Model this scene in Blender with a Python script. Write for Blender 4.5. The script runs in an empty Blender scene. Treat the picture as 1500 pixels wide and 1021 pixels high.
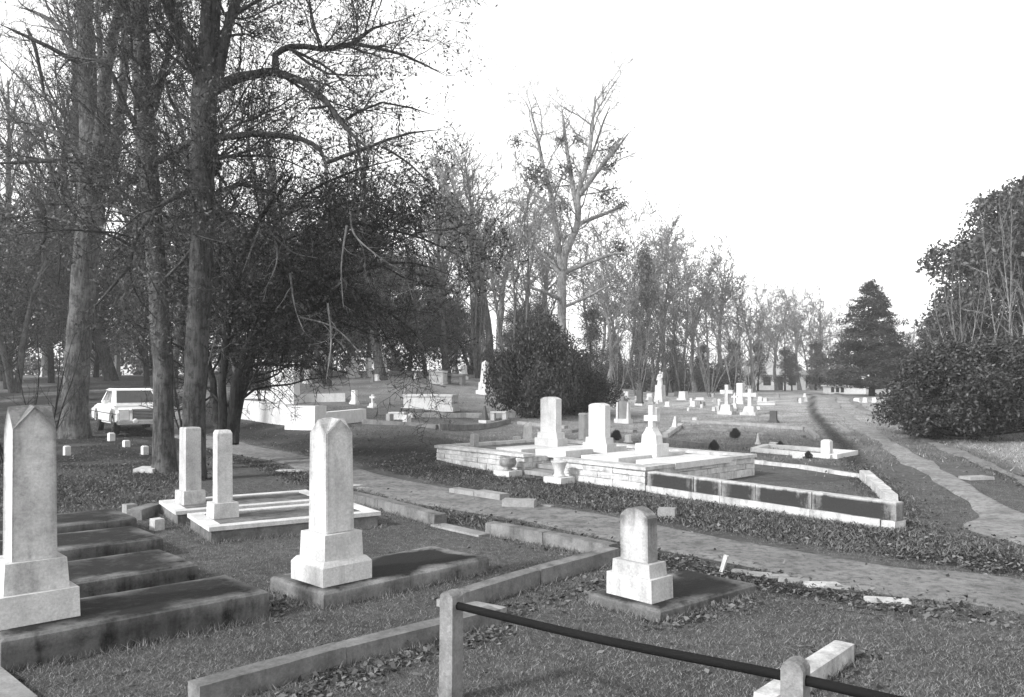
import bpy, bmesh, math, random
import numpy as np
from mathutils import Vector, Matrix

# ------------------------------------------------------------------ camera, sky, sun, exposure
F, HZ, CX, CH = 1200.0, 560.0, 750.0, 1.7          # focal length and horizon in photograph pixels, eye height in metres
scene = bpy.context.scene
C = scene.collection
cam_data = bpy.data.cameras.new('camera')
cam = bpy.data.objects.new('camera', cam_data)
C.objects.link(cam)
cam.location = (0, 0, CH)
cam.rotation_euler = (math.radians(90), 0, 0)
cam_data.sensor_width = 36.0
cam_data.lens = F / 1500.0 * 36.0
cam_data.shift_y = (HZ - 510.5) / 1500.0
cam_data.clip_start = 0.05
cam_data.clip_end = 3000
scene.camera = cam

SUN_EL, SUN_AZ = math.radians(33), math.radians(236)   # azimuth clockwise from +Y (the view direction): behind and left
world = bpy.data.worlds.new('World'); scene.world = world; world.use_nodes = True
wn, wl = world.node_tree.nodes, world.node_tree.links
sky = wn.new('ShaderNodeTexSky'); sky.sky_type = 'NISHITA'; sky.sun_disc = False
sky.sun_elevation = SUN_EL; sky.sun_rotation = SUN_AZ
sky.air_density = 3.0; sky.dust_density = 0.5; sky.ozone_density = 1.0
bw = wn.new('ShaderNodeRGBToBW')                       # monochrome photograph
bg = wn['Background']; bg.inputs['Strength'].default_value = 0.15
wl.new(sky.outputs[0], bw.inputs[0]); wl.new(bw.outputs[0], bg.inputs[0])
sd = bpy.data.lights.new('sun', 'SUN'); sd.energy = 2.2; sd.angle = math.radians(6); sd.color = (1, 1, 1)
sun = bpy.data.objects.new('sun', sd); C.objects.link(sun)
sdir = Vector((math.sin(SUN_AZ) * math.cos(SUN_EL), math.cos(SUN_AZ) * math.cos(SUN_EL), math.sin(SUN_EL)))
sun.rotation_euler = sdir.to_track_quat('Z', 'Y').to_euler()
sun.location = (-20, -20, 30)
scene.view_settings.view_transform = 'Standard'
scene.view_settings.look = 'None'
scene.view_settings.gamma = 1.0
scene.view_settings.exposure = 1.32
scene.render.resolution_x, scene.render.resolution_y = 1024, 697

R = random.Random(7)
N = np.random.RandomState(11)
rad = math.radians

# ------------------------------------------------------------------ materials (all neutral greys: the photograph is black and white)
MATS = {}
def g4(v): return (v, v, v, 1.0)
def nn(nt, t, **kw):
    n = nt.nodes.new(t)
    for k, v in kw.items(): setattr(n, k, v)
    return n
def ramp(nt, src, stops):
    r = nn(nt, 'ShaderNodeValToRGB'); nt.links.new(src, r.inputs[0])
    e = r.color_ramp.elements
    e[0].position, e[0].color = stops[0][0], g4(stops[0][1])
    e[1].position, e[1].color = stops[-1][0], g4(stops[-1][1])
    for p, v in stops[1:-1]:
        x = e.new(p); x.color = g4(v)
    return r.outputs[0]
def mixc(nt, f, a, b):
    m = nn(nt, 'ShaderNodeMix', data_type='RGBA')
    if isinstance(f, (int, float)): m.inputs[0].default_value = f
    else: nt.links.new(f, m.inputs[0])
    for v, s in ((a, 6), (b, 7)):
        if isinstance(v, (int, float)): m.inputs[s].default_value = g4(v)
        else: nt.links.new(v, m.inputs[s])
    return m.outputs[2]
def mth(nt, op, a, b=None):
    m = nn(nt, 'ShaderNodeMath', operation=op)
    for i, v in enumerate((a, b)):
        if v is None: continue
        if isinstance(v, (int, float)): m.inputs[i].default_value = v
        else: nt.links.new(v, m.inputs[i])
    return m.outputs[0]
def noise(nt, vec, scale, detail=6, rough=.6):
    n = nn(nt, 'ShaderNodeTexNoise'); n.inputs['Scale'].default_value = scale
    n.inputs['Detail'].default_value = detail; n.inputs['Roughness'].default_value = rough
    if vec is not None: nt.links.new(vec, n.inputs['Vector'])
    return n.outputs[0]
def new_mat(name):
    m = bpy.data.materials.new(name); m.use_nodes = True
    MATS[name] = m
    return m, m.node_tree, m.node_tree.nodes['Principled BSDF']
def coords(nt):
    tc = nn(nt, 'ShaderNodeTexCoord'); oi = nn(nt, 'ShaderNodeObjectInfo')
    v = nn(nt, 'ShaderNodeVectorMath', operation='ADD'); sc = mth(nt, 'MULTIPLY', oi.outputs['Random'], 37.0)
    nt.links.new(tc.outputs['Object'], v.inputs[0]); nt.links.new(sc, v.inputs[1])
    return v.outputs[0]
def stone(name, hi, lo, stain, amt=.5, top=0.0, scale=2.2, rough=.85, bump=.35):
    m, nt, b = new_mat(name)
    v = coords(nt)
    n1 = noise(nt, v, scale, 9, .68)
    col = mixc(nt, ramp(nt, n1, [(.32, 0), (.62, 1)]), lo, hi)
    mp = nn(nt, 'ShaderNodeMapping'); mp.inputs['Scale'].default_value = (7, 7, .9); nt.links.new(v, mp.inputs[0])
    st = ramp(nt, noise(nt, mp.outputs[0], 1.3, 6, .6), [(.5, 0), (.74, 1)])
    blotch = ramp(nt, noise(nt, v, scale * 2.6, 8, .75), [(.47, 0), (.72, 1)])
    f = mth(nt, 'MULTIPLY', mth(nt, 'ADD', mth(nt, 'MULTIPLY', st, .7), mth(nt, 'MULTIPLY', blotch, .6)), amt)
    at = nn(nt, 'ShaderNodeAttribute', attribute_name='stain')
    an = ramp(nt, noise(nt, v, 3.1, 8, .7), [(.22, .5), (.45, 1)])
    f = mth(nt, 'ADD', f, mth(nt, 'MULTIPLY', at.outputs['Fac'], an))
    if top:
        ge = nn(nt, 'ShaderNodeNewGeometry'); sp = nn(nt, 'ShaderNodeSeparateXYZ'); nt.links.new(ge.outputs['Normal'], sp.inputs[0])
        up = ramp(nt, sp.outputs[2], [(.35, 0), (.8, 1)])
        f = mth(nt, 'ADD', f, mth(nt, 'MULTIPLY', mth(nt, 'MULTIPLY', up, ramp(nt, noise(nt, v, 4.2, 8, .7), [(.3, 0), (.65, 1)])), top))
    fc = nn(nt, 'ShaderNodeClamp'); nt.links.new(f, fc.inputs[0])
    col = mixc(nt, fc.outputs[0], col, stain)
    sp2 = ramp(nt, noise(nt, v, 55, 4, .8), [(.3, .74), (.7, 1.16)])
    mm = nn(nt, 'ShaderNodeMix', data_type='RGBA', blend_type='MULTIPLY'); mm.inputs[0].default_value = 1
    nt.links.new(col, mm.inputs[6]); nt.links.new(sp2, mm.inputs[7])
    nt.links.new(mm.outputs[2], b.inputs['Base Color']); b.inputs['Roughness'].default_value = rough
    b.inputs['Specular IOR Level'].default_value = .25
    bp = nn(nt, 'ShaderNodeBump'); bp.inputs['Strength'].default_value = bump; bp.inputs['Distance'].default_value = .012
    nt.links.new(noise(nt, v, 28, 8, .75), bp.inputs['Height']); nt.links.new(bp.outputs[0], b.inputs['Normal'])
    return m
stone('marble', .56, .38, .11, .7, .2)
stone('marble_bright', .57, .43, .17, .5, .15)
stone('marble_aged', .46, .32, .09, .55, .4)
stone('limewash', .58, .46, .24, .45, .1)
stone('wall_block', .60, .36, .10, .7, .35, scale=4, bump=.8)
stone('concrete_pale', .30, .19, .08, .5, .3)
stone('concrete', .22, .09, .025, .7, .3, bump=.6)
stone('mildewed', .30, .11, .009, .7, .35, bump=.6)
stone('slab_old', .19, .055, .009, .75, .3, bump=.6)
stone('granite_grey', .22, .15, .05, .4, .2)
stone('granite_dark', .09, .06, .03, .3, .1)
stone('post_old', .26, .14, .05, .6, .3, scale=6, bump=.8)
stone('kerb_white', .56, .34, .03, .6, .3)
stone('bowl_metal', .30, .12, .04, .7, .1, scale=9, rough=.5)

def bark(name, hi, lo):
    m, nt, b = new_mat(name)
    tc = nn(nt, 'ShaderNodeTexCoord')
    mp = nn(nt, 'ShaderNodeMapping'); mp.inputs['Scale'].default_value = (1, 1, .22); nt.links.new(tc.outputs['Object'], mp.inputs[0])
    n1 = noise(nt, mp.outputs[0], 16, 6, .7); n2 = noise(nt, tc.outputs['Object'], 1.3, 5, .6)
    c = mixc(nt, ramp(nt, n1, [(.4, 0), (.6, 1)]), lo, hi)
    c = mixc(nt, ramp(nt, n2, [(.5, 0), (.68, .7)]), c, hi * 1.7)
    c = mixc(nt, ramp(nt, noise(nt, tc.outputs['Object'], 7, 5, .7), [(.52, 0), (.64, .75)]), c, lo * .6)
    nt.links.new(c, b.inputs['Base Color']); b.inputs['Roughness'].default_value = .95; b.inputs['Specular IOR Level'].default_value = .1
    bp = nn(nt, 'ShaderNodeBump'); bp.inputs['Strength'].default_value = 1.0; bp.inputs['Distance'].default_value = .07
    nt.links.new(n1, bp.inputs['Height']); nt.links.new(bp.outputs[0], b.inputs['Normal'])
bark('bark', .085, .028); bark('bark_dark', .04, .014); bark('bark_light', .24, .11); bark('bark_mid', .11, .04); bark('bark_hazed', .24, .12)  # last one: distance haze put into the bark colour

def leafm(name, hi, lo, rough=.5, spec=.3):
    m, nt, b = new_mat(name)
    ge = nn(nt, 'ShaderNodeNewGeometry')
    c = ramp(nt, ge.outputs['Random Per Island'], [(0, lo), (.75, hi), (1, hi * 1.5)])
    nt.links.new(c, b.inputs['Base Color']); b.inputs['Roughness'].default_value = rough; b.inputs['Specular IOR Level'].default_value = spec
leafm('leaf_dark', .04, .008, .5, .35); leafm('leaf_mid', .085, .02, .5, .3); leafm('leaf_cedar', .055, .018, .8, .1)
leafm('leaf_magnolia', .055, .016, .5, .3); leafm('leaf_sparse', .10, .03, .7, .1)
leafm('grass_blade', .21, .03, .8, .1); leafm('grass_dry', .32, .12, .8, .1); leafm('fallen_leaf', .11, .012, .8, .15); leafm('weed', .13, .02, .7, .2)

def plain(name, v, rough=.5, metal=0, spec=.5):
    m, nt, b = new_mat(name)
    tc = nn(nt, 'ShaderNodeTexCoord')
    c = ramp(nt, noise(nt, tc.outputs['Object'], 5, 5, .6), [(.3, v * .85), (.7, v * 1.1)])
    nt.links.new(c, b.inputs['Base Color']); b.inputs['Roughness'].default_value = rough
    b.inputs['Metallic'].default_value = metal; b.inputs['Specular IOR Level'].default_value = spec
plain('car_paint', .80, .25); plain('car_glass', .03, .08); plain('rubber', .03, .9, 0, .1); plain('chrome', .55, .2, 1)
plain('lamp_glass', .6, .1); plain('iron', .009, .85, 0, .08); plain('black_trim', .02, .6); plain('house_paint', .7, .7); plain('roof_sheet', .62, .6)
plain('window_dark', .04, .2)

# ------------------------------------------------------------------ terrain
def sst(x, a, b):
    t = np.clip((np.asarray(x, float) - a) / (b - a), 0, 1); return t * t * (3 - 2 * t)
def flat(px, py): t = CH * F / (py - HZ); return ((px - CX) / F * t, t)
# centre line of the front track, from beyond the right of the frame to beyond the car
TRACK = [(9.0, 0.2), (6.1, 3.8), flat(1500, 872), flat(1300, 849), flat(988, 791), flat(830, 760), flat(660, 733), flat(540, 703), flat(440, 676), flat(340, 655), (-9.6, 25.0), (-12.6, 29.5), (-14.6, 36), (-16.5, 46), (-22, 60)]
ROAD2 = [(8.6, 1.0), flat(1560, 805), flat(1469, 752), flat(1359, 688), flat(1302, 650), flat(1235, 614), (19.6, 50), (24, 62), (27, 75), (27, 95), (18, 120)]
def spline(pts, step=.25):
    P = np.array(pts, float); out = []
    for i in range(len(P) - 1):
        p0, p1, p2, p3 = P[max(i - 1, 0)], P[i], P[i + 1], P[min(i + 2, len(P) - 1)]
        n = max(2, int(np.linalg.norm(p2 - p1) / step))
        t = np.linspace(0, 1, n, endpoint=False)[:, None]
        out.append(.5 * (2 * p1 + (p2 - p0) * t + (2 * p0 - 5 * p1 + 4 * p2 - p3) * t ** 2 + (3 * p1 - p0 - 3 * p2 + p3) * t ** 3))
    out.append(P[-1:]); return np.vstack(out)
TR, RD = spline(TRACK), spline(ROAD2)
def near_line(x, y, L):
    """signed distance to a polyline (positive to the left of its direction of travel)"""
    x = np.asarray(x, float); y = np.asarray(y, float); sh = x.shape
    p = np.stack([x.ravel(), y.ravel()], 1); out = np.empty(len(p))
    T = np.gradient(L, axis=0); T /= np.linalg.norm(T, axis=1)[:, None]
    for i in range(0, len(p), 4000):
        q = p[i:i + 4000]; d = q[:, None, :] - L[None]; k = (d ** 2).sum(2).argmin(1)
        dd = q - L[k]; s = np.sign(T[k, 0] * dd[:, 1] - T[k, 1] * dd[:, 0]); out[i:i + 4000] = s * np.linalg.norm(dd, axis=1)
    return out.reshape(sh)
TR_C, RD_C = TR[::3], RD[::3]
def terr(x, y):
    x = np.asarray(x, float); y = np.asarray(y, float)
    u = x / np.maximum(y, 1.0)
    z = .018 * np.clip(y - 25, 0, 40)
    z = z + 1.55 * sst(y, 27, 60) * (1 - sst(u, -.04, .2))
    z = z + .014 * np.sin(x * .8 + 1.3) * np.sin(y * .6) * sst(y, 2, 9)
    z = z + 1.2 * sst(y, 110, 300)
    return z
_terr0 = terr
_bank_cache = {}
def terr(x, y):
    z = _terr0(x, y)
    x = np.asarray(x, float); y = np.asarray(y, float)
    d = -near_line(x, y, TR_C)                     # positive on the far side of the track
    u = x / np.maximum(y, 1.0)
    bank = .34 * sst(d, 1.0, 3.6) * (1 - sst(u, -.13, -.02)) * sst(y, 14, 19) * (1 - sst(-u, .34, .5))
    return z + bank
def tz(x, y): return float(terr(np.array([x]), np.array([y]))[0])
def G(px, py, up=0.0):
    """the point of the ground (or a level a little above it) seen at a pixel of the photograph"""
    t = np.concatenate([np.linspace(2, 40, 1500), np.linspace(40, 200, 800)])
    x = (px - CX) / F * t; z = CH + (HZ - py) / F * t
    h = terr(x, t) + up
    k = np.argmax(z <= h) if (z <= h).any() else len(t) - 1
    return Vector((x[k], t[k], h[k]))

# ------------------------------------------------------------------ object helpers
def link(name, me, mat, parent=None):
    o = bpy.data.objects.new(name, me); C.objects.link(o)
    if mat is not None and not me.materials: me.materials.append(MATS[mat])
    if parent is not None: o.parent = parent
    return o
def tag(o, label, cat, group=None, kind=None):
    o['label'] = label; o['category'] = cat
    if group: o['group'] = group
    if kind: o['kind'] = kind
    return o
def thing(name, label, cat, loc=(0, 0, 0), rz=0.0, group=None, tilt=(0, 0)):
    o = bpy.data.objects.new(name, None); C.objects.link(o); o.empty_display_size = .2
    o.location = loc; o.rotation_euler = (tilt[0], tilt[1], rz)
    return tag(o, label, cat, group)
def struct(name, me, mat):
    o = link(name, me, mat); o['kind'] = 'structure'; return o
def copy_tree(o, parent=None):
    c = o.copy(); C.objects.link(c); c.parent = parent
    for ch in o.children: copy_tree(ch, c)
    return c
def arr_mesh(name, verts, faces, smooth=False, attrs=None):
    verts = np.asarray(verts, np.float32); faces = np.asarray(faces, np.int32)
    me = bpy.data.meshes.new(name); k = faces.shape[1]
    me.vertices.add(len(verts)); me.vertices.foreach_set('co', verts.ravel())
    me.loops.add(faces.size); me.loops.foreach_set('vertex_index', faces.ravel())
    me.polygons.add(len(faces)); me.polygons.foreach_set('loop_start', np.arange(0, faces.size, k, dtype=np.int32))
    if smooth: me.polygons.foreach_set('use_smooth', np.ones(len(faces), bool))
    for nm, v in (attrs or {}).items():
        a = me.attributes.new(nm, 'FLOAT', 'POINT'); a.data.foreach_set('value', np.asarray(v, np.float32))
    me.update(calc_edges=True)
    return me
def bm_mesh(bm, name, bevel=0.0, seg=2, rough=0.0, cuts=0):
    if bevel:
        ed = [e for e in bm.edges if len(e.link_faces) == 2 and e.calc_face_angle(0) > .5]
        bmesh.ops.bevel(bm, geom=ed, offset=bevel, segments=seg, affect='EDGES', clamp_overlap=True)
    bmesh.ops.recalc_face_normals(bm, faces=bm.faces)
    if cuts:
        bmesh.ops.triangulate(bm, faces=[f for f in bm.faces if len(f.verts) > 4])
        bmesh.ops.subdivide_edges(bm, edges=[e for e in bm.edges if e.calc_length() > .06], cuts=cuts, use_grid_fill=True)
    if rough:
        for v in bm.verts: v.co += Vector((R.uniform(-1, 1), R.uniform(-1, 1), R.uniform(-1, 1))) * rough
    me = bpy.data.meshes.new(name); bm.to_mesh(me); bm.free()
    return me
def frustum(bm, x0, x1, y0, y1, z0, z1, tx=1.0, ty=None, sx=0, sy=0):
    """a box whose top is scaled by tx, ty and shifted"""
    ty = tx if ty is None else ty
    cx, cy, hx, hy = (x0 + x1) / 2, (y0 + y1) / 2, (x1 - x0) / 2, (y1 - y0) / 2
    v = [bm.verts.new((cx + a * hx, cy + b * hy, z0)) for a, b in ((-1, -1), (1, -1), (1, 1), (-1, 1))]
    w = [bm.verts.new((cx + sx + a * hx * tx, cy + sy + b * hy * ty, z1)) for a, b in ((-1, -1), (1, -1), (1, 1), (-1, 1))]
    bm.faces.new(v[::-1]); bm.faces.new(w)
    for i in range(4): bm.faces.new((v[i], v[(i + 1) % 4], w[(i + 1) % 4], w[i]))
def prism(bm, outline, y0, y1, taper=1.0):
    """outline in x,z extruded along y"""
    a = [bm.verts.new((x, y0, z)) for x, z in outline]; b = [bm.verts.new((x, y1, z)) for x, z in outline]
    bm.faces.new(a); bm.faces.new(b[::-1]); n = len(a)
    for i in range(n): bm.faces.new((a[i], b[i], b[(i + 1) % n], a[(i + 1) % n]))
def lathe(bm, prof, n=16, cx=0, cy=0):
    rings = [[bm.verts.new((cx + r * math.cos(2 * math.pi * k / n), cy + r * math.sin(2 * math.pi * k / n), z)) for k in range(n)] for r, z in prof]
    for a, b in zip(rings, rings[1:]):
        for k in range(n): bm.faces.new((a[k], a[(k + 1) % n], b[(k + 1) % n], b[k]))
    bm.faces.new(rings[0][::-1]); bm.faces.new(rings[-1])
def box_part(name, dims, mat, parent, bevel=.008, tx=1.0, ty=None, rough=0.0, cuts=0):
    bm = bmesh.new(); frustum(bm, *dims, tx=tx, ty=ty)
    return link(name, bm_mesh(bm, name, bevel, 2, rough, cuts), mat, parent)
def slab_mesh(name, L, W, H, rim=.08, amt=.9, side=.45, over=0.0):
    """a ledger slab: gridded top and sides so the mildew can stop short of the worn rim"""
    bm = bmesh.new(); lay = bm.verts.layers.float.new('stain')
    nx, ny = max(6, int(L / .07)), max(4, int(W / .07))
    b = .018
    top = {}
    for i in range(nx + 1):
        for j in range(ny + 1):
            x, y = b + (L - 2 * b) * i / nx, b + (W - 2 * b) * j / ny
            d = min(x, L - x, y, W - y)
            z = H + .006 * math.sin(x * 3.1 + W * 9) * math.sin(y * 4) - (0.004 if d < .03 else 0)
            v = bm.verts.new((x, y, z)); wv = .06 * math.sin(x * 4.3 + W * 7) * math.sin(y * 6.1 + L) + .05 * math.sin(x * 9.1 + y * 5.3); v[lay] = amt * min(1, max(0, (d - rim * .2 + wv) / (rim * 2.2))); top[i, j] = v
    for i in range(nx):
        for j in range(ny): bm.faces.new((top[i, j], top[i + 1, j], top[i + 1, j + 1], top[i, j + 1]))
    ring = [(i, 0) for i in range(nx)] + [(nx, j) for j in range(ny)] + [(i, ny) for i in range(nx, 0, -1)] + [(0, j) for j in range(ny, 0, -1)]
    prev = [top[k] for k in ring]
    for lev, (zf, out, s) in enumerate(((1 - .02 / H, 0, 0.05), (.55, 0, side), (.1, .003, side * .8), (-.6, .006, side))):
        cur = []
        for k, v0 in zip(ring, prev):
            i, j = k
            x = -out if i == 0 else (L + out if i == nx else top[k].co.x); y = -out if j == 0 else (W + out if j == ny else top[k].co.y)
            v = bm.verts.new((x + R.uniform(-.002, .002), y + R.uniform(-.002, .002), H * zf)); v[lay] = s; cur.append(v)
        n = len(ring)
        for q in range(n): bm.faces.new((prev[q], prev[(q + 1) % n], cur[(q + 1) % n], cur[q])[::-1])
        prev = cur
    bmesh.ops.recalc_face_normals(bm, faces=bm.faces)
    me = bpy.data.meshes.new(name); bm.to_mesh(me); bm.free()
    return me
def frame2(o, ang):
    """point of a local frame in the world"""
    c, s = math.cos(ang), math.sin(ang)
    return lambda a, b, z=0.0: Vector((o[0] + a * c - b * s, o[1] + a * s + b * c, z))

# ------------------------------------------------------------------ ground and tracks
def litter_shade(x, y):
    """where fallen leaves lie thick: strips along the front track and patches; also rut bands with painted shade"""
    d = near_line(x, y, TR_C); rd = near_line(x, y, RD_C)
    w = .5 + .5 * np.sin(x * 1.9 + np.sin(y * 1.3) * 1.4) * np.sin(y * 1.6 + x * .5)
    a = np.exp(-((d - .95) / .33) ** 2) * sst(y, 5, 7) * .85                                  # near side strip
    b = sst(-d, .6, 1.0) * (1 - sst(-d, 2.6, 3.4)) * (.45 + .45 * w) * (1 - sst(x, 4.0, 6.5))    # far, weedy side
    c = np.exp(-((rd - 1.25) / .4) ** 2) * .7 + np.exp(-((rd + 1.2) / .32) ** 2) * .75 * (.5 + .5 * w)  # dark rut bands beside the track road; right one paints in rut shade
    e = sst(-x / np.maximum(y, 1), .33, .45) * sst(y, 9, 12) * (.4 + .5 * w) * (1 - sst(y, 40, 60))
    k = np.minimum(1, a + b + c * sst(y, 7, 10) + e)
    return k
def drys(x, y):
    rd = near_line(x, y, RD_C)
    return np.clip(sst(-rd, 1.5, 2.3) * 1.0 + sst(y, 13, 34) * .7 * sst(x / np.maximum(y, 1), -.12, .12) * (1 - sst(near_line(x, y, TR_C), -2.4, -1.4)) + .4 * sst(y, 22, 50), 0, 1)
def warp(n, near, far, p=2.6):
    t = np.linspace(-1, 1, n); return np.sign(t) * (near * np.abs(t) + (far - near) * np.abs(t) ** p)
gx = warp(381, 32, 420, 5.0) + 0.5
ty = np.linspace(0, 1, 300); gy = -25 + 26 * np.minimum(ty / .06, 1) + np.where(ty > .06, 34 * ((ty - .06) / .94) + 590 * ((ty - .06) / .94) ** 6, 0)
XX, YY = np.meshgrid(gx, gy); ZZ = terr(XX, YY)
idx = np.arange(XX.size).reshape(XX.shape)
Q = np.stack([idx[:-1, :-1], idx[:-1, 1:], idx[1:, 1:], idx[1:, :-1]], -1).reshape(-1, 4)
litv = litter_shade(XX, YY).ravel(); dryv = drys(XX, YY).ravel()
m, nt, b = new_mat('ground')
tc = nn(nt, 'ShaderNodeTexCoord'); v = tc.outputs['Object']
al = nn(nt, 'ShaderNodeAttribute', attribute_name='litter'); ad = nn(nt, 'ShaderNodeAttribute', attribute_name='dry')  # first mask: leaf litter plus the painted shade of the rut bands
n1 = noise(nt, v, .8, 7, .65); n2 = noise(nt, v, 9, 8, .75); n3 = noise(nt, v, 60, 5, .8)
turf = mixc(nt, ramp(nt, n1, [(.35, 0), (.65, 1)]), .085, .145)
turf = mixc(nt, ramp(nt, n2, [(.4, 0), (.7, .8)]), turf, .035)
dry = mixc(nt, ramp(nt, n1, [(.35, 0), (.6, 1)]), .27, .42)
dry = mixc(nt, ramp(nt, n2, [(.45, 0), (.75, .7)]), dry, .06)
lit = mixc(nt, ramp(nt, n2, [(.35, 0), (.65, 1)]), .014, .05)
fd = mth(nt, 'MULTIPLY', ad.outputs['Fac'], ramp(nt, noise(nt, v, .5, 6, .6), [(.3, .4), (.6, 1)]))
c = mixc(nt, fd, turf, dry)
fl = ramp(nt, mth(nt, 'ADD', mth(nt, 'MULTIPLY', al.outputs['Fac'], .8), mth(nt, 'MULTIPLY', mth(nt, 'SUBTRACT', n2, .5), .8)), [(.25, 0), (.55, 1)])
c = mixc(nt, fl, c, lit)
mm = nn(nt, 'ShaderNodeMix', data_type='RGBA', blend_type='MULTIPLY'); mm.inputs[0].default_value = 1
nt.links.new(c, mm.inputs[6]); nt.links.new(ramp(nt, n3, [(.25, .5), (.75, 1.5)]), mm.inputs[7])
nt.links.new(mm.outputs[2], b.inputs['Base Color']); b.inputs['Roughness'].default_value = .95; b.inputs['Specular IOR Level'].default_value = .05
bp = nn(nt, 'ShaderNodeBump'); bp.inputs['Strength'].default_value = 1; bp.inputs['Distance'].default_value = .05
nt.links.new(mth(nt, 'ADD', n2, mth(nt, 'MULTIPLY', n3, .5)), bp.inputs['Height']); nt.links.new(bp.outputs[0], b.inputs['Normal'])
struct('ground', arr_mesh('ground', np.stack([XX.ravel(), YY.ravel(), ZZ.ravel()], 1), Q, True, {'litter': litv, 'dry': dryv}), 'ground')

for nm_, k_ in (('packed_earth', 1.0), ('sandy_earth', 1.25)):
    m, nt, b = new_mat(nm_)
    tc = nn(nt, 'ShaderNodeTexCoord'); v = tc.outputs['Object']
    n1 = noise(nt, v, 1.1, 7, .7); n2 = noise(nt, v, 12, 8, .75); n3 = noise(nt, v, 70, 5, .8)
    c = mixc(nt, ramp(nt, n1, [(.35, 0), (.65, 1)]), .15 * k_, .24 * k_)
    c = mixc(nt, ramp(nt, n2, [(.47, 0), (.68, .85)]), c, .05 * k_)
    c = mixc(nt, ramp(nt, noise(nt, v, 3.2, 7, .7), [(.5, 0), (.66, .6)]), c, .06 * k_)
    c = mixc(nt, ramp(nt, n3, [(.58, 0), (.75, .5)]), c, .28 * k_)
    nt.links.new(c, b.inputs['Base Color']); b.inputs['Roughness'].default_value = .95; b.inputs['Specular IOR Level'].default_value = .05
    bp = nn(nt, 'ShaderNodeBump'); bp.inputs['Strength'].default_value = .8; bp.inputs['Distance'].default_value = .03
    nt.links.new(mth(nt, 'ADD', n2, mth(nt, 'MULTIPLY', n3, .6)), bp.inputs['Height']); nt.links.new(bp.outputs[0], b.inputs['Normal'])
def strip(name, L, half, off=0.0, lift=.008, seed=0, mat='packed_earth'):
    T = np.gradient(L, axis=0); T /= np.linalg.norm(T, axis=1)[:, None]; Nn = np.stack([-T[:, 1], T[:, 0]], 1)
    s = np.arange(len(L)); cols = 9; V = []
    rs = np.random.RandomState(seed)
    for k in range(cols):
        f = k / (cols - 1) * 2 - 1
        j = (.08 * np.sin(s * .071 + seed + f) + .05 * np.sin(s * .19 + 2 * seed + 2 * f) + .02 * np.sin(s * .47 + f * 4)) * abs(f) ** 3
        p = L + Nn * (off + f * half + j)[:, None] if np.ndim(off + f * half + j) else L
        z = terr(p[:, 0], p[:, 1]) + lift + .0006 * np.clip(p[:, 1] - 10, 0, 200) - (.035 if abs(f) > .9 else 0)
        V.append(np.column_stack([p, z]))
    V = np.stack(V, 1); n = len(L); I = np.arange(n * cols).reshape(n, cols)
    Qf = np.stack([I[:-1, :-1], I[1:, :-1], I[1:, 1:], I[:-1, 1:]], -1).reshape(-1, 4)[:, ::-1]
    return struct(name, arr_mesh(name, V.reshape(-1, 3), Qf, True), mat)
strip('earth_path', spline(TRACK, .12), .62, 0, .016, 3)
strip('track_road', spline(ROAD2, .12), .27, 0, .024, 8, 'sandy_earth')
strip('wheel_rut', spline(ROAD2[1:], .12), .16, -1.25, .024, 5)

# ------------------------------------------------------------------ foreground graves
def slab(name, label, corner, ang, L, W, H, mat='mildewed', rim=.07, amt=.95, side=.4):
    o = link(name, slab_mesh(name, L, W, H, rim, amt, side), mat)
    o.location = (corner[0], corner[1], tz(corner[0] + .4, corner[1] + .5) - .01); o.rotation_euler = (R.uniform(-.006, .006), R.uniform(-.006, .006), ang)
    return tag(o, label, 'grave slab', 'flat grave slabs')
def gable_shaft(parent, w, z0, eave, peak, taper, mat, panel=False, name='shaft'):
    bm = bmesh.new(); h = w / 2; ht = h * taper; hp = ht * 1.02
    v = [bm.verts.new((a * h, b * h, z0)) for a, b in ((-1, -1), (1, -1), (1, 1), (-1, 1))]
    e = [bm.verts.new((a * ht, b * ht, eave)) for a, b in ((-1, -1), (1, -1), (1, 1), (-1, 1))]
    p = [bm.verts.new((a * hp, b * hp, peak)) for a, b in ((0, -1), (1, 0), (0, 1), (-1, 0))]
    c = bm.verts.new((0, 0, peak + .012)); bm.faces.new(v[::-1]); side = []
    for i in range(4):
        j = (i + 1) % 4
        side.append(bm.faces.new((v[i], v[j], e[j], p[i], e[i])))
        bm.faces.new((e[j], p[j], c)); bm.faces.new((e[j], c, p[i]))
    bmesh.ops.recalc_face_normals(bm, faces=bm.faces)
    if panel:
        bmesh.ops.inset_region(bm, faces=side, thickness=.022, depth=-.008, use_even_offset=True, use_boundary=True) if False else [bmesh.ops.inset_individual(bm, faces=[f], thickness=.02, depth=-.007) for f in side]
        me = bm_mesh(bm, name, 0, 2, 0, 5)
    else:
        me = bm_mesh(bm, name, .006, 2, 0, 5)
    at_ = me.attributes.new('stain', 'FLOAT', 'POINT'); k_ = .75 if panel else .4
    for iv, vv in enumerate(me.vertices):
        x_, y_ = abs(vv.co.x), abs(vv.co.y); e_ = h * (1 - (1 - taper) * (vv.co.z - z0) / (eave - z0)) - min(x_, y_); top_ = peak - (peak - eave) * min(x_, y_) / ht - vv.co.z
        at_.data[iv].value = k_ * max(math.exp(-max(0, e_) / .016) * (.5 + .5 * (vv.co.z - z0) / (peak - z0)), math.exp(-max(0, top_) / .045))
    return link(name, me, mat, parent)
P0 = (-2.98, 4.78); A1 = rad(42.8)
fr = frame2(P0, A1)
slab('grave_slab', 'broad dark mildewed slab carrying the tall gabled monument at the left edge', P0, A1, 1.67, .72, .21, 'slab_old', .05, .75, .55)
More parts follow.
